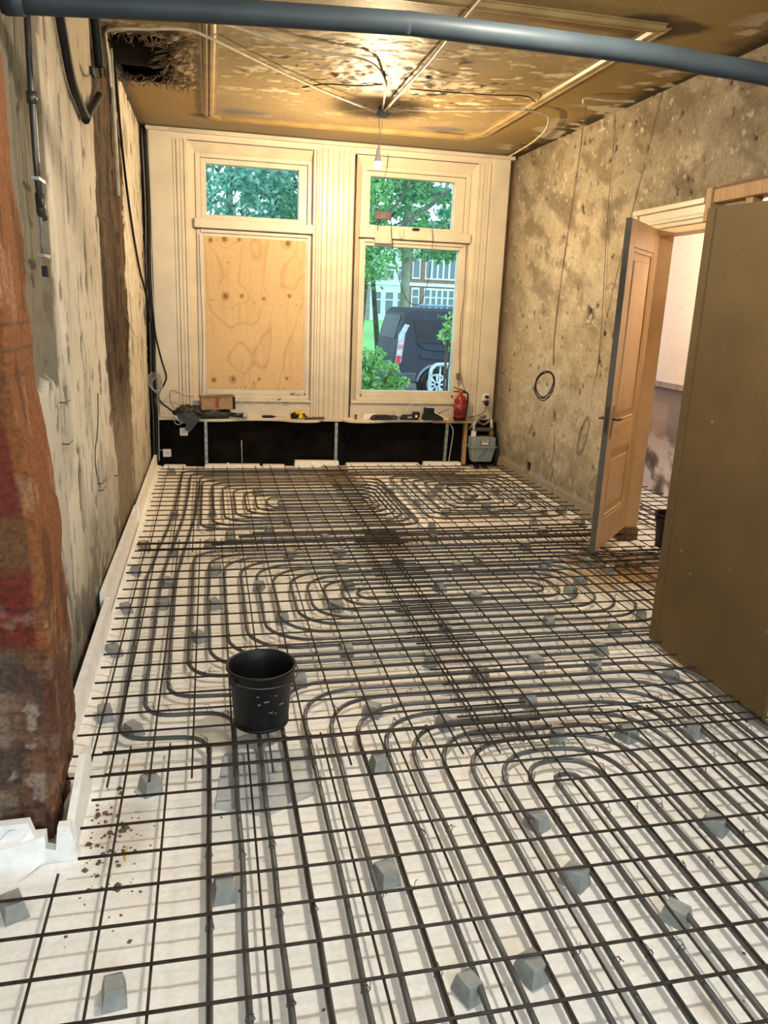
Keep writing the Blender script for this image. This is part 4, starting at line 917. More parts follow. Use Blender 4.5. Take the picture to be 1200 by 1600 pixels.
obj('handle', MB().box(-.02,.12,-.018,.018,.0,.025), mat('grey_brown_metal',(.10,.085,.075),.5,.3), t, bevel=.006); obj('jaw', MB().prism([(-.02,-.012),(-.10,-.035),(-.11,-.02),(-.04,.015)], .004, .018), dark_metal, t); obj('jaw', MB().prism([(-.02,.012),(-.09,.03),(-.10,.02),(-.04,-.01)], .006, .020), galv, t); obj('pivot', MB().tube([(-.025,0,0),(-.025,0,.028)], .010, 10), galv, t, True)
t = thing('marker_stub', 'short brown cylinder standing on the shelf left of the black pouch', 'stub', (2.19,6.93,ZS)); obj('body', MB().lathe([(0,0),(.014,0),(.014,.035),(.012,.04),(0,.04)], 12), woodb_m, t, True); obj('cap', MB().lathe([(.0,.055),(.013,.052),(.014,.04),(.012,.038)], 12), dark_metal, t, True)
t = thing('black_pouch', 'flat black pouch with a raised flap on the shelf left of the chargers', 'pouch', (2.48,6.94,ZS), (0,0,.1))
obj('pouch_body', MB().frustum(0,0,0,.05,.13,.06,.09,.035), black_pl, t, bevel=.012); obj('flap', MB().frustum(.12,-.005,0,.045,.075,.045,.05,.02,.2), mat('navy_cloth',(.03,.035,.055),.7), t, bevel=.01); obj('loop', MB().tube(catmull([(.13,.02,.03),(.14,.02,.075),(.155,.02,.09),(.165,.02,.03)], 5), .004, 6), galv, t, True)
obj('white_cable_tie', MB().tube(catmull([(2.25,6.86,ZS+.005),(2.31,6.88,ZS+.02),(2.37,6.885,ZS+.06)], 6), .006, 6), white_plastic, smooth=True, label='white cable end curling up beside the black pouch', cat='cable')
obj('paper_sheet', MB().prism([(2.28,6.965),(2.42,6.96),(2.43,7.02),(2.29,7.03)], ZS, ZS+.055), white_plastic, label='white packet standing behind the black pouch', cat='packet', bevel=.003)
t = thing('battery_charger', 'low black tool battery charger on the shelf in the middle of the right window', 'charger', (2.80,6.96,ZS), (0,0,-.1))
obj('base', MB().frustum(0,0,0,.05,.11,.05,.08,.035,0,.01), black_pl, t, bevel=.01); obj('battery', MB().box(.04,.12,-.045,.045,.02,.085), black_pl, t, bevel=.01); obj('label_plate', MB().box(-.02,.03,-.0535,-.049,.022,.038), galv, t); obj('label_plate', MB().box(.065,.09,-.048,-.044,.03,.055), white_plastic, t)
obj('charger_lead', MB().tube(catmull([(-.1,0,.02),(-.16,.01,.03),(-.20,.0,.008),(-.26,.02,.005)], 6), .004, 6), black_rub, t, True)
t = thing('battery_charger', 'tall black battery charger with blue top left of the fire extinguisher', 'charger', (3.06,6.95,ZS))
obj('base', MB().frustum(.02,0,0,.075,.13,.055,.09,.04,0,-.02), black_pl, t, bevel=.01); obj('battery', MB().box(-.085,.02,-.045,.045,.05,.135), black_pl, t, bevel=.008); obj('battery_top', MB().prism([(-.07,-.035),(.012,-.035),(.012,.035),(-.07,.035)], .135, .145), mat('pale_blue_plastic',(.42,.55,.68),.35), t, bevel=.004)
obj('white_lead', MB().tube(catmull([(.02,-.045,.09),(.08,-.06,.06),(.14,-.06,.03),(.19,-.05,.012),(.12,-.07,.01)], 8), .006, 6), white_plastic, t, True)
obj('tag_string', MB().tube(catmull([(-.30,.03,.09),(-.24,.04,.16),(-.15,.05,.175),(-.08,.04,.15)], 8), .003, 5), white_plastic, t, True)
# fire extinguisher
t = thing('fire_extinguisher', 'red fire extinguisher standing on the shelf at the right window', 'extinguisher', (3.395,6.955,ZS))
obj('cylinder', MB().lathe([(0,0),(.066,0),(.070,.01),(.070,.225),(.062,.255),(.040,.275),(.024,.282),(.022,.30),(0,.30)], 28), red_m, t, True)
obj('foot_band', MB().lathe([(.071,0),(.072,.0),(.072,.035),(.0705,.037)], 28), black_pl, t, True); obj('valve', MB().tube([(0,0,.295),(0,0,.335)], .018, 12), mat('brass', (.42,.30,.12), .35, .9), t, True)
obj('lever', MB().prism([(-.095,.362),(-.09,.375),(-.02,.352),(.02,.345),(.02,.332),(-.02,.338)], -.010, .010, 'xz'), red_m, t); obj('carry_handle', MB().prism([(-.10,.315),(-.095,.327),(.02,.330),(.02,.318),(-.03,.312)], -.010, .010, 'xz'), red_m, t)
obj('gauge', MB().tube([(.022,-.01,.318),(.045,-.02,.318)], .016, 12), black_pl, t, True); obj('hose', MB().tube(catmull([(.02,.01,.32),(.075,.0,.30),(.085,0,.24),(.078,.0,.12),(.076,0,.04)], 8), .009, 8), black_rub, t, True)
obj('stripe', MB().lathe([(.0705,.06),(.0709,.06),(.0709,.19),(.0705,.19)], 28), mat('dark_red_label',(.26,.012,.015),.4), t, True)
for (pts_, lab) in (([(3.47,7.0,ZS+.20),(3.50,7.0,.70),(3.56,6.99,.60),(3.62,6.97,.555)],'thin cream cable right of the fire extinguisher'),([(3.28,7.0,.665),(3.20,7.0,.63),(3.1,7.01,.60),(3.0,7.02,.62)],'thin brown cable left of the fire extinguisher')):
    cable('thin_cable', pts_, .0045, conduit_m if 'cream' in lab else mat('brown_wire',(.16,.09,.05),.5), lab)
# small dark box and wires hanging before the right window
t = thing('hanging_adapter', 'small dark box hanging on wires in front of the right window', 'adapter', (2.42,6.96,2.68))
obj('case', MB().box(-.088,.088,-.02,.02,-.045,.04), mat('maroon_plastic',(.09,.06,.06),.5), t, bevel=.006); obj('clip', MB().box(-.02,-.008,-.024,-.019,-.035,.01).box(.005,.015,-.024,-.019,-.035,.01), mat('grey_box',(.13,.13,.14),.5), t)
obj('hang_wire', MB().tube(catmull([(-.07,0,.04),(-.04,.02,.2),(.02,.03,.42),(.04,.03,.6)], 6), .002, 5), black_rub, t, True); obj('hang_wire', MB().tube(catmull([(-.02,0,-.045),(-.05,0,-.09),(-.045,.02,-.14)], 6), .004, 5), black_rub, t, True)
cable('window_wire', [(2.53,7.03,2.58),(2.54,7.02,2.45),(2.60,7.0,2.15),(2.70,7.0,1.88),(2.80,7.0,1.795),(2.90,7.0,1.84),(2.96,7.0,2.1),(2.985,7.01,2.4),(2.98,7.03,2.58)], .0035, black_rub, 'thin dark wire drooping in a loop across the right window pane', 'wire')
obj('window_latch', MB().box(2.77,2.84,7.03,7.08,2.558,2.58), black_pl, bevel=.004, label='small black latch on the right window transom bar', cat='latch')
obj('cable_clip', MB().tube(catmull([(2.63,7.05,2.56),(2.632,7.05,2.48),(2.65,7.05,2.47),(2.668,7.05,2.48),(2.67,7.05,2.56)], 6), .005, 6), cream2, smooth=True, label='small bent clip on the right window transom bar', cat='clip')
obj('white_packet', MB().box(2.36,2.54,7.035,7.06,2.41,2.555), cream2, label='pale board patch on the transom bar of the right window', cat='board')
cable('window_cable', [(3.39,7.08,2.44),(3.395,7.07,1.9),(3.375,7.07,1.62),(3.39,7.07,1.2),(3.43,7.06,.98),(3.46,7.02,.87)], .0045, mat('brown_wire',(.16,.09,.05),.5), 'thin cable down the right side of the right window frame')
obj('window_peg', MB().box(3.365,3.405,7.05,7.08,.99,1.06), woodb_m, label='small dark catch on the right window frame above the extinguisher', cat='catch', bevel=.003)
cable('sash_cord', [(.545,7.10,2.40),(.55,7.10,1.9),(.56,7.10,1.5),(.555,7.10,1.1),(.54,7.09,.78)], .003, black_rub, 'thin dark cord down the left edge of the boarded window', 'cord')

# ================================================================ GAS METER
t = thing('gas_meter', 'grey green gas meter in the right corner under the window', 'gas meter', (3.665,6.90,.0))
gm = mat('meter_grey', (.25,.30,.30), .45, var=.08)
obj('upper_case', MB().box(-.145,.145,-.075,.075,.25,.365), gm, t, bevel=.014); obj('lower_case', MB().frustum(0,0,.08,.25,.115,.055,.145,.075), gm, t, bevel=.012); obj('seam_flange', MB().box(-.158,.158,-.086,.086,.243,.257), gm, t, bevel=.004)
obj('name_plate', MB().box(-.045,.07,-.079,-.074,.275,.35), mat('plate_grey',(.12,.13,.13),.4), t); obj('dial_window', MB().box(-.035,.06,-.0815,-.078,.318,.342), white_plastic, t)
for i in range(6): obj('digit_drum', MB().box(-.031+i*.015,-.021+i*.015,-.083,-.081,.323,.337), black_pl if i < 4 else red_m, t)
obj('sticker', MB().box(-.03,.05,-.0815,-.078,.285,.308), white_plastic, t)
obj('inlet', MB().tube(catmull([(-.105,0,.36),(-.105,0,.43),(-.10,.02,.50),(-.04,.05,.56),(.05,.10,.58)], 8), .022, 12), galv, t, True); obj('outlet', MB().tube(catmull([(.105,0,.36),(.105,0,.46),(.11,.04,.56)], 6), .022, 12), galv, t, True)
obj('union_nut', MB().tube([(-.105,0,.37),(-.105,0,.43)], .032, 6), white_plastic, t); obj('union_nut', MB().tube([(.105,0,.37),(.105,0,.42)], .032, 6), mat('brass',(.42,.30,.12),.35,.9), t)
obj('cross_bar', MB().box(-.10,.12,-.03,-.01,.43,.47), mat('grey_brown_metal',(.10,.085,.075),.5,.3), t, bevel=.004); obj('foot_stand', MB().box(-.07,-.03,-.04,.04,.0,.09).box(.03,.07,-.04,.04,.0,.09), voidm, t)
obj('seal_wire', MB().tube(catmull([(.04,-.08,.25),(.02,-.085,.20),(-.03,-.075,.15),(-.05,-.07,.12)], 6), .003, 5), black_rub, t, True)
cable('grey_hose', [(3.53,6.97,.44),(3.55,6.92,.50),(3.62,6.94,.52),(3.70,6.98,.49),(3.78,7.0,.53)], .014, galv, 'grey flexible hose above the gas meter', 'hose', 10)
cable('black_hose', [(3.82,6.95,.44),(3.85,6.93,.30),(3.84,6.93,.12),(3.86,6.95,.02)], .010, black_rub, 'black hose between the gas meter and the right wall', 'hose', 8)

# ================================================================ CABLES ON THE LEFT
cable('black_pipe', [(.03,2.47,2.98),(.03,2.52,2.92),(.03,2.73,2.74),(.03,2.95,2.68),(.03,3.17,2.65)], .021, black_rub, 'thick black tube hanging slanted on the upper left wall', 'tube', 10)
cable('black_pipe', [(.03,3.15,2.635),(.03,3.35,2.72),(.03,3.78,2.89)], .021, black_rub, 'short thick black tube end meeting the slanted tube', 'tube', 10)
cable('black_pipe', [(.03,3.72,3.36),(.03,3.80,3.22),(.03,3.87,3.06)], .028, black_rub, 'thick black tube coming down from the ceiling beside the brown chase', 'tube', 10)
cable('wire_end', [(.03,3.86,3.05),(.05,3.72,2.97),(.05,3.45,2.90),(.05,3.35,2.91)], .006, black_rub, 'thin black wire with connector on the upper left wall', 'wire')
obj('wire_connector', MB().box(.04,.062,3.30,3.38,2.89,2.925), black_pl, label='small black wire connector on the upper left wall', cat='connector', bevel=.004)
cable('chase_cable', [(.03,4.75,3.33),(.025,4.95,3.0),(.02,5.30,2.62),(.02,5.7,2.3),(.02,6.2,2.02),(.03,6.55,1.86),(.04,6.72,1.76)], .011, black_rub, 'black cable crossing the left wall from the ceiling hole to the window corner')
obj('chase_conduit', MB().tube([(.02,4.62,3.36),(.02,4.66,2.95),(.02,4.70,2.45)], .013, 8), conduit_m, smooth=True, label='pale conduit standing in the brown chase below the ceiling hole', cat='conduit')
for i, (dx, dy, r, m, lab) in enumerate(((.055,7.02,.016,black_rub,'thick black cable down the left window corner'),(.078,7.06,.007,gcable,'thin grey cable down the left window corner'),(.03,7.0,.011,dark_metal,'dark pipe down the left window corner beside the plaster'))):
    cable('corner_cable', [(dx,dy,3.33),(dx+.008,dy,2.6),(dx-.006,dy,2.0),(dx+.01,dy-.01,1.4),(dx,dy,.9),(dx+.008,dy,.55),(dx,dy,.06)], r, m, lab, n=8)
cable('corner_cable', [(.075,7.0,1.62),(.09,6.99,1.4),(.14,6.98,1.15),(.185,6.97,.98),(.165,6.96,.90),(.11,6.96,.80),(.115,6.95,.72),(.20,6.94,.645),(.255,6.94,.60)], .009, black_rub, 'black cable looping down the left corner to the shelf')
for k_ in range(6):
    ring = [(.085+.045*math.cos(a)*(1+.1*k_)+.01*math.sin(k_), 6.95-.006*k_, .90+.075*math.sin(a)*(1+.06*k_)+.01*k_-.02) for a in np.linspace(.4*k_, .4*k_+5.6, 22)]
    ring.append((.06+.01*k_, 6.95, .72-.03*k_))
    if k_ == 0: cw = thing('cable_bundle', 'tangled thin grey cables in the left window corner', 'cable', (.09,6.95,.85))
    obj('strand', MB().tube([(p[0]-.09,p[1]-6.95,p[2]-.85) for p in ring], .0032, 5), gcable, cw, True)
cable('red_wire', [(.29,6.94,.60),(.235,6.95,.68),(.215,6.96,.78),(.235,6.96,.83),(.30,6.97,.81),(.37,6.98,.775),(.46,6.97,.765)], .004, redwire, 'thin red wire arching above the black bag', 'wire')
cable('grey_wire', [(.12,6.96,.68),(.20,6.97,.76),(.29,6.98,.80),(.36,6.98,.79)], .003, gcable, 'thin grey wire arching behind the red wire', 'wire')
t = thing('extension_plug', 'black plug and white cable end at the left end of the shelf', 'plug', (.27,6.93,.60))
obj('plug_body', MB().tube([(-.03,0,.01),(.0,0,0),(.05,0,-.02)], [.018,.026,.020], 10), black_pl, t, True); obj('white_lead', MB().tube(catmull([(.0,-.02,-.03),(.03,-.03,-.07),(.08,-.03,-.09),(.14,-.03,-.085)], 6), .013, 8), white_plastic, t, True); obj('grey_lead', MB().tube(catmull([(-.02,-.02,-.06),(.0,-.03,-.11),(.04,-.03,-.115),(.07,-.03,-.09)], 6), .006, 6), gcable, t, True)
cable('socket_cable', [(.02,7.02,.08),(.04,7.02,.16),(.07,7.03,.185),(.12,7.03,.185)], .005, gcable, 'grey cable running to the low socket in the left corner'); cable('hook_wire', [(.0,5.06,1.62),(.02,5.35,1.48),(.03,5.75,1.42),(.03,6.2,1.52),(.03,6.45,1.72)], .003, gcable, 'thin wire loop on the plaster beside the brown chase', 'wire')
obj('black_strap', MB().prism([(6.70,1.70),(6.78,1.68),(6.95,1.60),(6.95,1.52),(6.86,1.52),(6.74,1.62)], .035, .06, 'yz'), black_rub, label='black cable clamp at the left window corner', cat='clamp')
cable('black_cable', [(.05,6.98,2.10),(.045,6.85,1.95),(.04,6.74,1.80),(.045,6.85,1.70),(.05,6.96,1.62)], .009, black_rub, 'short black cable crossing to the corner above the clamp')
# electrical pipes behind the wall end
t = thing('pipe_drop', 'thin dark metal pipe with brackets on the grey wall behind the red wall end', 'pipe', (.02,1.84,2.3))
obj('tube', MB().tube([(0,.04,.55),(0,.01,.3),(0,.0,-.05),(0,.02,-.22)], .012, 8), dark_metal, t, True); obj('tube', MB().tube([(-.005,.06,.55),(-.005,.05,.0),(-.005,.03,-.40)], .006, 8), galv, t, True)
obj('coupling', MB().tube([(0,.005,.13),(0,.003,.17)], .018, 10), dark_metal, t, True); obj('elbow', MB().tube([(0,.02,-.17),(0,.03,-.24),(.0,.07,-.25)], .017, 10), dark_metal, t, True)
for z in (-.13,-.40): obj('bracket', MB().box(-.015,.012,-.03,.09,z,z+.012), galv, t)
obj('terminal', MB().box(-.01,.012,.01,.06,-.47,-.43), black_pl, t, bevel=.003)
for (y0, z0, y1, z1) in ((3.18,1.21,3.13,1.02),(3.02,1.0,2.95,.86),(2.95,.86,3.02,.72),(3.02,.72,3.05,.70)):
    pass
cable('crack_wire', [(.008,3.20,1.23),(.01,3.15,1.12),(.012,3.05,1.02),(.012,2.93,.93),(.012,2.95,.82),(.012,3.05,.72)], .003, dark_metal, 'bent dark wire stuck to the left wall plaster', 'wire')
for i, (y, z) in enumerate(((3.88,1.05),(3.80,.62),(2.08,1.32),(2.08,1.14),(3.05,.74),(3.05,.70),(3.86,2.22))):
    obj('wall_nail', MB().tube([(-.02,y,z),(.025,y+.01,z-.003),(.026,y+.10,z-.002)], .0032, 5), dark_metal, label=['dark nail on the left wall beside the chase at mid height','dark nail low on the left wall beside the chase','upper of two nails on the crack behind the wall end','lower of two nails on the crack behind the wall end','upper of two close nails low on the left wall','lower of two close nails low on the left wall','dark nail high on the left wall beside the chase'][i], cat='nail', group='nails in the left wall')

# ================================================================ OUTSIDE
GZ = -.22
st_ = thing('street', None, None, kind='structure')
obj('road', MB().box(-40,80,9.0,19.5,GZ-.2,GZ), mat('asphalt', (.12,.125,.13), .85, var=.15), st_)
obj('pavement', MB().box(-40,80,7.46,9.0,GZ-.2,GZ+.06), mat('paving', (.32,.31,.30), .85), st_)
obj('lawn', MB().box(-60,120,19.5,140,GZ-.2,GZ+.05), mat('lawn_green', (.20,.46,.13), .9, scale=1.5, col2=(.12,.34,.09)), st_)
leafA = leaf_mat('leaf_fresh', (.36,.62,.30), (.19,.44,.21), (.06,.19,.10)); leafB = leaf_mat('leaf_blue_green', (.30,.58,.44), (.16,.40,.30), (.05,.17,.13)); leafC = leaf_mat('leaf_bright', (.46,.75,.26), (.24,.55,.18), (.09,.28,.10))
bark = mat('bark', (.16,.13,.10), .9, scale=8, col2=(.08,.065,.05), bump=.6, bscale=20); bark_pale = mat('bark_pale', (.40,.42,.32), .9, scale=6, col2=(.26,.29,.21), bump=.5, bscale=14)
def leaves(n, blobs, size, seed, name, m, parent, z0=None):
    r = np.random.RandomState(seed); w = np.array([b[2] for b in blobs], float); w = w/w.sum()
    ci = r.choice(len(blobs), n, p=w); c = np.array([b[0] for b in blobs])[ci]; R3 = np.array([b[1] for b in blobs])[ci]
    d = r.normal(size=(n,3)); d /= np.linalg.norm(d, axis=1, keepdims=True); rad = r.uniform(.25, 1, (n,1))**.5
    P = c+d*rad*R3
    a = r.normal(size=(n,3)); a /= np.linalg.norm(a, axis=1, keepdims=True); b = np.cross(a, r.normal(size=(n,3))); b /= np.linalg.norm(b, axis=1, keepdims=True)
    s = size*r.uniform(.6,1.3,(n,1))
    v = np.stack([P-a*s, P+b*s*.5, P+a*s, P-b*s*.5], 1).reshape(-1,3)
    me = bpy.data.meshes.new(name); me.vertices.add(4*n); me.vertices.foreach_set('co', v.astype(np.float32).ravel())
    me.loops.add(4*n); me.loops.foreach_set('vertex_index', np.arange(4*n, dtype=np.int32)); me.polygons.add(n)
    me.polygons.foreach_set('loop_start', np.arange(n, dtype=np.int32)*4); me.polygons.foreach_set('loop_total', np.full(n,4,np.int32)); me.update(calc_edges=True)
    return link(name, me, m, parent, kind='stuff')
def tree(label, loc, hgt, tr, crown, n, size, seed, lm, bm=bark, lean=(0,0), fork=3.0, group='street trees outside'):
    t = thing('tree', label, 'tree', loc, group=group); r = random.Random(seed)
    top = Vector((lean[0], lean[1], hgt))
    obj('trunk', MB().tube([(0,0,-.1),(lean[0]*.3+.03,lean[1]*.3,hgt*.3),(lean[0]*.65,lean[1]*.65,hgt*.65),tuple(top)], [tr*1.25,tr,tr*.8,tr*.35], 10), bm, t, True)
    for i in range(7):
        z = fork+(hgt-fork)*i/8; b0 = Vector((lean[0]*z/hgt, lean[1]*z/hgt, z)); a = r.uniform(0,6.28); l = r.uniform(1.2,2.8)
        mid = b0+Vector((math.cos(a)*l*.5, math.sin(a)*l*.5, l*.35)); e = b0+Vector((math.cos(a+.3)*l, math.sin(a+.3)*l, l*.6+r.uniform(-.4,.4)))
        obj('branch', MB().tube(catmull([b0, mid, e], 4), tr*.28, 5), bm, t, True)
    blobs = []
    for i in range(crown[3]):
        a = r.uniform(0,6.28); rr = crown[1]*math.sqrt(r.random()); z = crown[0]+r.uniform(-1,1)*crown[2]
        blobs.append(((math.cos(a)*rr, math.sin(a)*rr, z), (r.uniform(.5,1.1),)*2+(r.uniform(.35,.7),), 1))
    leaves(n, blobs, size, seed, 'crown', lm, t)
    return t
tree('tree with a straight trunk outside the left transom window', (2.35,19.8,GZ), 8.5, .13, (5.4,3.0,2.0,30), 9000, .085, 1, leafB, fork=3.2)
tree('pale trunked tree outside the middle of the right window', (5.95,20.4,GZ), 9, .125, (5.6,2.6,1.9,26), 7000, .085, 2, leafA, bark_pale, fork=3.4)
tree('dark leaning tree at the left of the right window', (4.72,21.5,GZ), 8, .17, (5.3,2.2,2.0,24), 7000, .085, 3, leafA, bark, (.7,0), 2.6)
tree('slim dark tree behind the van, seen just left of the pale trunk', (6.1,24,GZ), 8, .08, (5.9,2.2,1.6,18), 4000, .09, 4, leafB, bark, (-1.0,0), 2.4)
tree('leafy tree at the left edge of the right window', (3.85,17.5,GZ), 6.5, .10, (3.6,.7,1.0,14), 2600, .075, 5, leafC, bark, (0,0), 2.4)
tree('tree outside beyond the left window', (-1.2,22,GZ), 9, .16, (5.8,2.8,2.2,26), 6000, .09, 6, leafB, fork=3)
tree('tree outside beyond the right window edge', (9.4,21,GZ), 9, .15, (5.6,2.9,2.0,26), 6000, .09, 7, leafA, fork=3.2)
for i, (x, y, lab) in enumerate(((-8,48,'tall tree in the park left of the left window view'),(2,52,'tall park tree seen through the left transom'),(10,50,'tall park tree between the two window views'),(19,54,'tall park tree behind the pale trunk'),(29,56,'tall park tree at the right end of the park'))):
    tree(lab, (x,y,GZ), 17, .25, (11.5,5.2,5.2,30), 5200, .24, 30+i, leafB if i % 2 else leafA, bark, (0,0), 6, group='tall park trees')
# shrubs below the window
def shrub(label, loc, stems, n, seed, lm, size=.05, f0=.45):
    t = thing('shrub', label, 'shrub', loc, group='shrubs in front of the window'); r = random.Random(seed); blobs = []
    for s in stems:
        obj('stem', MB().tube(catmull([(0,0,0),(s[0]*.4,s[1]*.4,s[2]*.6),s], 5), .012, 5), bark, t, True)
        for q in range(6):
            f = f0+(1-f0)*q/5; blobs.append(((s[0]*f+r.uniform(-.05,.05), s[1]*f+r.uniform(-.08,.08), s[2]*f+r.uniform(-.05,.05)), (.14,.14,.085), 1))
    leaves(n, blobs, size, seed, 'foliage', lm, t); return t
shrub('green shrub at the lower left corner of the right window', (2.70,9.0,GZ+.06), [(.0,.1,1.25),(.12,.0,1.32),(.38,.05,1.12),(.52,.0,.92),(-.1,.0,.75),(.25,.0,.80)], 1700, 11, leafC, .05)
shrub('leafy shoot in front of the van at the right of the window', (3.98,9.6,GZ+.06), [(.02,0,1.75),(.14,.0,1.62),(.06,0,1.84)], 150, 12, leafC, .05, .86)
shrub('low green plant before the van below the window', (3.02,8.9,GZ+.06), [(.0,0,.72),(.1,0,.80),(-.1,.0,.66)], 600, 13, leafC, .045)
# van
VY = 15.2; v = thing('van', 'dark grey panel van parked across the street outside the right window', 'van', (4.52,VY,GZ))
vanm = mat('van_paint', (.032,.038,.056), .5, .1, var=.1, scale=1, spec=.4); vglass = mat('van_glass', (.02,.024,.034), .35, var=.1, spec=.3)
prof = [(.06,.42),(.0,.55),(.02,1.0),(.10,1.45),(.22,1.85),(.34,1.97),(3.3,1.98),(3.6,1.90),(4.25,1.25),(4.95,1.02),(5.05,.75),(5.05,.40),(4.75,.30),(.9,.30)]
obj('body', MB().prism(prof, 0, 1.95, 'xz'), vanm, v, bevel=.06)
obj('side_window', MB().prism([(.52,1.22),(.40,1.72),(1.75,1.74),(1.75,1.22)], -.012, .004, 'xz'), vglass, v, bevel=.006); obj('side_window', MB().prism([(1.82,1.22),(1.82,1.74),(3.2,1.74),(3.7,1.28)], -.012, .004, 'xz'), vglass, v, bevel=.006)
obj('side_crease', MB().tube(catmull([(.45,-.012,1.30),(.62,-.014,1.15),(.95,-.014,1.08),(2.6,-.014,1.06)], 6), .014, 6), vanm, v, True); obj('side_crease', MB().tube(catmull([(.55,-.01,.98),(.8,-.012,.90),(2.6,-.012,.88)], 6), .012, 6), vanm, v, True)
obj('tail_light', MB().prism([(.03,.72),(.17,.80),(.24,1.42),(.33,1.60),(.22,1.62),(.10,1.40)], -.016, .05, 'xz'), mat('tail_lens',(.55,.60,.66),.2), v, bevel=.008); obj('tail_light_red', MB().prism([(.04,.76),(.15,.80),(.17,.95),(.06,.95)], -.022, .04, 'xz'), mat('tail_red',(.75,.05,.04),.25), v); obj('tail_light_red', MB().prism([(.07,1.08),(.18,1.10),(.20,1.20),(.09,1.19)], -.022, .04, 'xz'), mat('tail_pink',(.80,.25,.25),.25), v)
obj('roof_rail', MB().tube([(.5,.12,2.02),(3.0,.12,2.03)], .03, 8), mat('blue_grey',(.25,.36,.46),.3), v, True); obj('rear_window', MB().prism([(.052,1.30),(.185,1.80),(.215,1.79),(.082,1.29)], .25, 1.70, 'xz'), vglass, v); obj('bumper', MB().box(-.06,.55,-.02,1.97,.36,.60), mat('bumper_grey',(.07,.075,.085),.5), v, bevel=.05)
obj('arch_trim', MB().tube([(1.0+.46*math.cos(a), -.012, .33+.44*math.sin(a)) for a in np.linspace(.15, 2.99, 18)], .028, 8), mat('arch_grey',(.20,.26,.32),.3), v, True)
for (x, nm) in ((1.0,'rear'),(4.15,'front')):
    w = obj('wheel', MB().lathe([(0,-.10),(.20,-.10),(.235,-.115),(.32,-.11),(.345,-.08),(.345,.08),(.32,.10),(0,.10)], 28, (0,0,0), 'y'), black_rub, v, True, loc=(x,.09,.345))
    obj('rim', MB().lathe([(.19,-.118),(.235,-.125),(.24,-.10)], 28, (0,0,0), 'y'), galv, w, True)
    for k_ in range(8):
        a = k_*math.pi/4; c, s_ = math.cos(a), math.sin(a); p = [(.03,-.016),(.21,-.028),(.21,.028),(.03,.016)]
        obj('spoke', MB().prism([(x_*c-y_*s_, x_*s_+y_*c) for x_, y_ in p], -.125, -.108, 'xz'), mat('alloy',(.70,.76,.82),.3,.4), w)
    obj('arch', MB().lathe([(.37,-.09),(.43,-.095),(.43,.05),(.37,.05)], 24, (x,.09,.345), 'y'), black_rub, v, True)
# barrier
t = thing('street_barrier', 'pale metal crowd barrier standing in front of the van', 'barrier', (4.12,10.8,GZ)); bl = mat('barrier_blue_white',(.62,.74,.78),.4,.2)
obj('frame', MB().tube(catmull([(.0,0,.05),(.0,0,.5),(.0,0,.95),(.05,0,1.06),(.15,0,1.10),(.6,0,1.10),(1.9,0,1.10),(2.05,0,1.04),(2.1,0,.9),(2.1,0,.05)], 5), .030, 8), bl, t, True)
for i in range(1, 13): obj('bar', MB().tube([(.16*i,0,.25),(.16*i,0,1.09)], .013, 6), bl, t, True)
obj('lower_rail', MB().tube([(.0,0,.25),(2.1,0,.25)], .016, 6), bl, t, True)
for x in (.25,1.85): obj('foot', MB().tube([(x,-.3,.02),(x,-.15,.08),(x,0,.25),(x,.15,.08),(x,.3,.02)], .016, 6), bl, t, True)
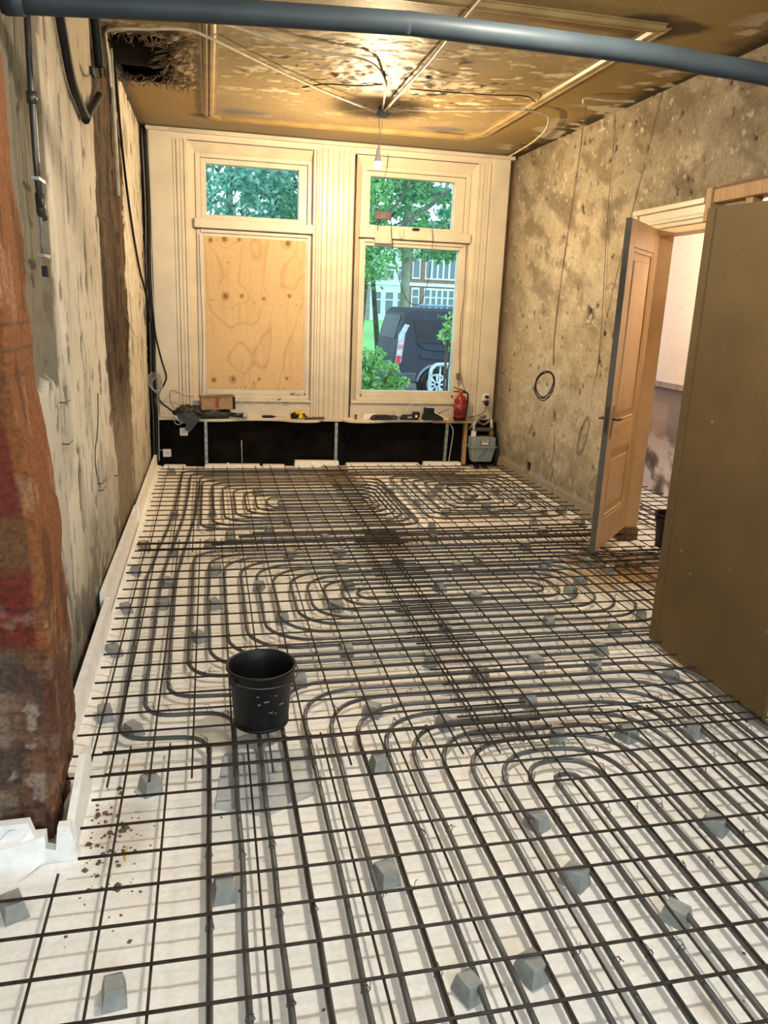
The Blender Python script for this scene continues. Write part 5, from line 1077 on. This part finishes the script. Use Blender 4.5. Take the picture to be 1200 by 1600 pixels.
# houses across the park
def house(label, x0, x1, wallm, z1, rows, bays, gable=True):
    h_ = thing('terraced_house', label, 'house', ((x0+x1)/2,100,GZ), group='houses across the park'); w = (x1-x0)/2
    obj('wall', MB().box(-w,w,0,8,0,z1), wallm, h_)
    if gable: obj('gable', MB().prism([(-w,z1),(w,z1),(.0,z1+w*1.1)], 0, .6, 'xz'), wallm, h_); obj('roof', MB().prism([(-w-.3,z1),(w+.3,z1),(0,z1+w*1.15)], .6, 8, 'xz'), mat('slate_roof',(.16,.17,.20),.7), h_)
    else: obj('roof', MB().prism([(0,z1),(8,z1),(4,z1+3.2)], -w, w, 'yz'), mat('slate_roof',(.16,.17,.20),.7), h_)
    wf = mat('white_frame',(.86,.90,.92),.5); pn = mat('house_pane',(.12,.17,.22),.15,spec=.8)
    for (z0_, z1_) in rows:
        for (a, b_, n) in bays:
            q = obj('window', MB().box(a-.12,b_+.12,-.12,.05,z1_,z1_+.25).box(a-.12,b_+.12,-.12,.05,z0_-.18,z0_).box(a-.12,a,-.12,.05,z0_,z1_).box(b_,b_+.12,-.12,.05,z0_,z1_), wf, h_)
            obj('pane', MB().box(a,b_,-.03,.02,z0_,z1_), pn, q)
            for k_ in range(1, n): xm = a+(b_-a)*k_/n; obj('mullion', MB().box(xm-.11,xm+.11,-.10,.03,z0_,z1_), wf, q)
            obj('glazing_bar', MB().box(a,b_,-.09,.03,z0_+(z1_-z0_)*.66-.07,z0_+(z1_-z0_)*.66+.07), wf, q)
    obj('string_course', MB().box(-w,w,-.15,.05,4.55,4.95), mat('white_frame',(.86,.90,.92),.5), h_); obj('cornice', MB().box(-w,w,-.25,.1,z1-.35,z1), wf, h_)
    return h_
brick = mat('dark_red_brick',(.30,.17,.15),.85,var=.15,scale=3); rend = mat('pale_render',(.66,.75,.80),.8,var=.06); brick2 = mat('grey_brown_brick',(.36,.29,.27),.85,var=.15,scale=3)
house('pale rendered house with a gable across the park', 20.9, 25.9, rend, 7.2, [(.9,3.6),(5.2,7.0)], [(-2.1,-1.1,1),(-.5,.5,1),(1.1,2.1,1)])
house('dark brick house with wide white bay windows across the park', 25.9, 33.0, brick, 9.8, [(1.4,4.1),(5.6,8.9)], [(-3.0,-2.2,1),(-1.3,2.6,5)], False)
house('grey brown brick house left of the pale gabled house', 14.0, 20.9, brick2, 9, [(.9,3.6),(5.4,8)], [(-2.6,-1.0,2),(.6,2.6,2)], False)
house('brick house at the right end across the park', 33.0, 40.0, brick, 9.4, [(.9,3.8),(5.4,8.2)], [(-2.8,-1.2,2),(.2,2.8,3)], False)
for i, (x, lab) in enumerate(((-30,'low distant house row on the far left'),(-12,'distant house row left of the park'),(2,'distant house row behind the park trees'),(50,'distant house row on the far right'))):
    house(lab, x, x+11.5, brick2, 9, [(.9,3.6),(5.4,8)], [(-4.5,-2.8,2),(-1,1,2),(2.8,4.5,2)], False)
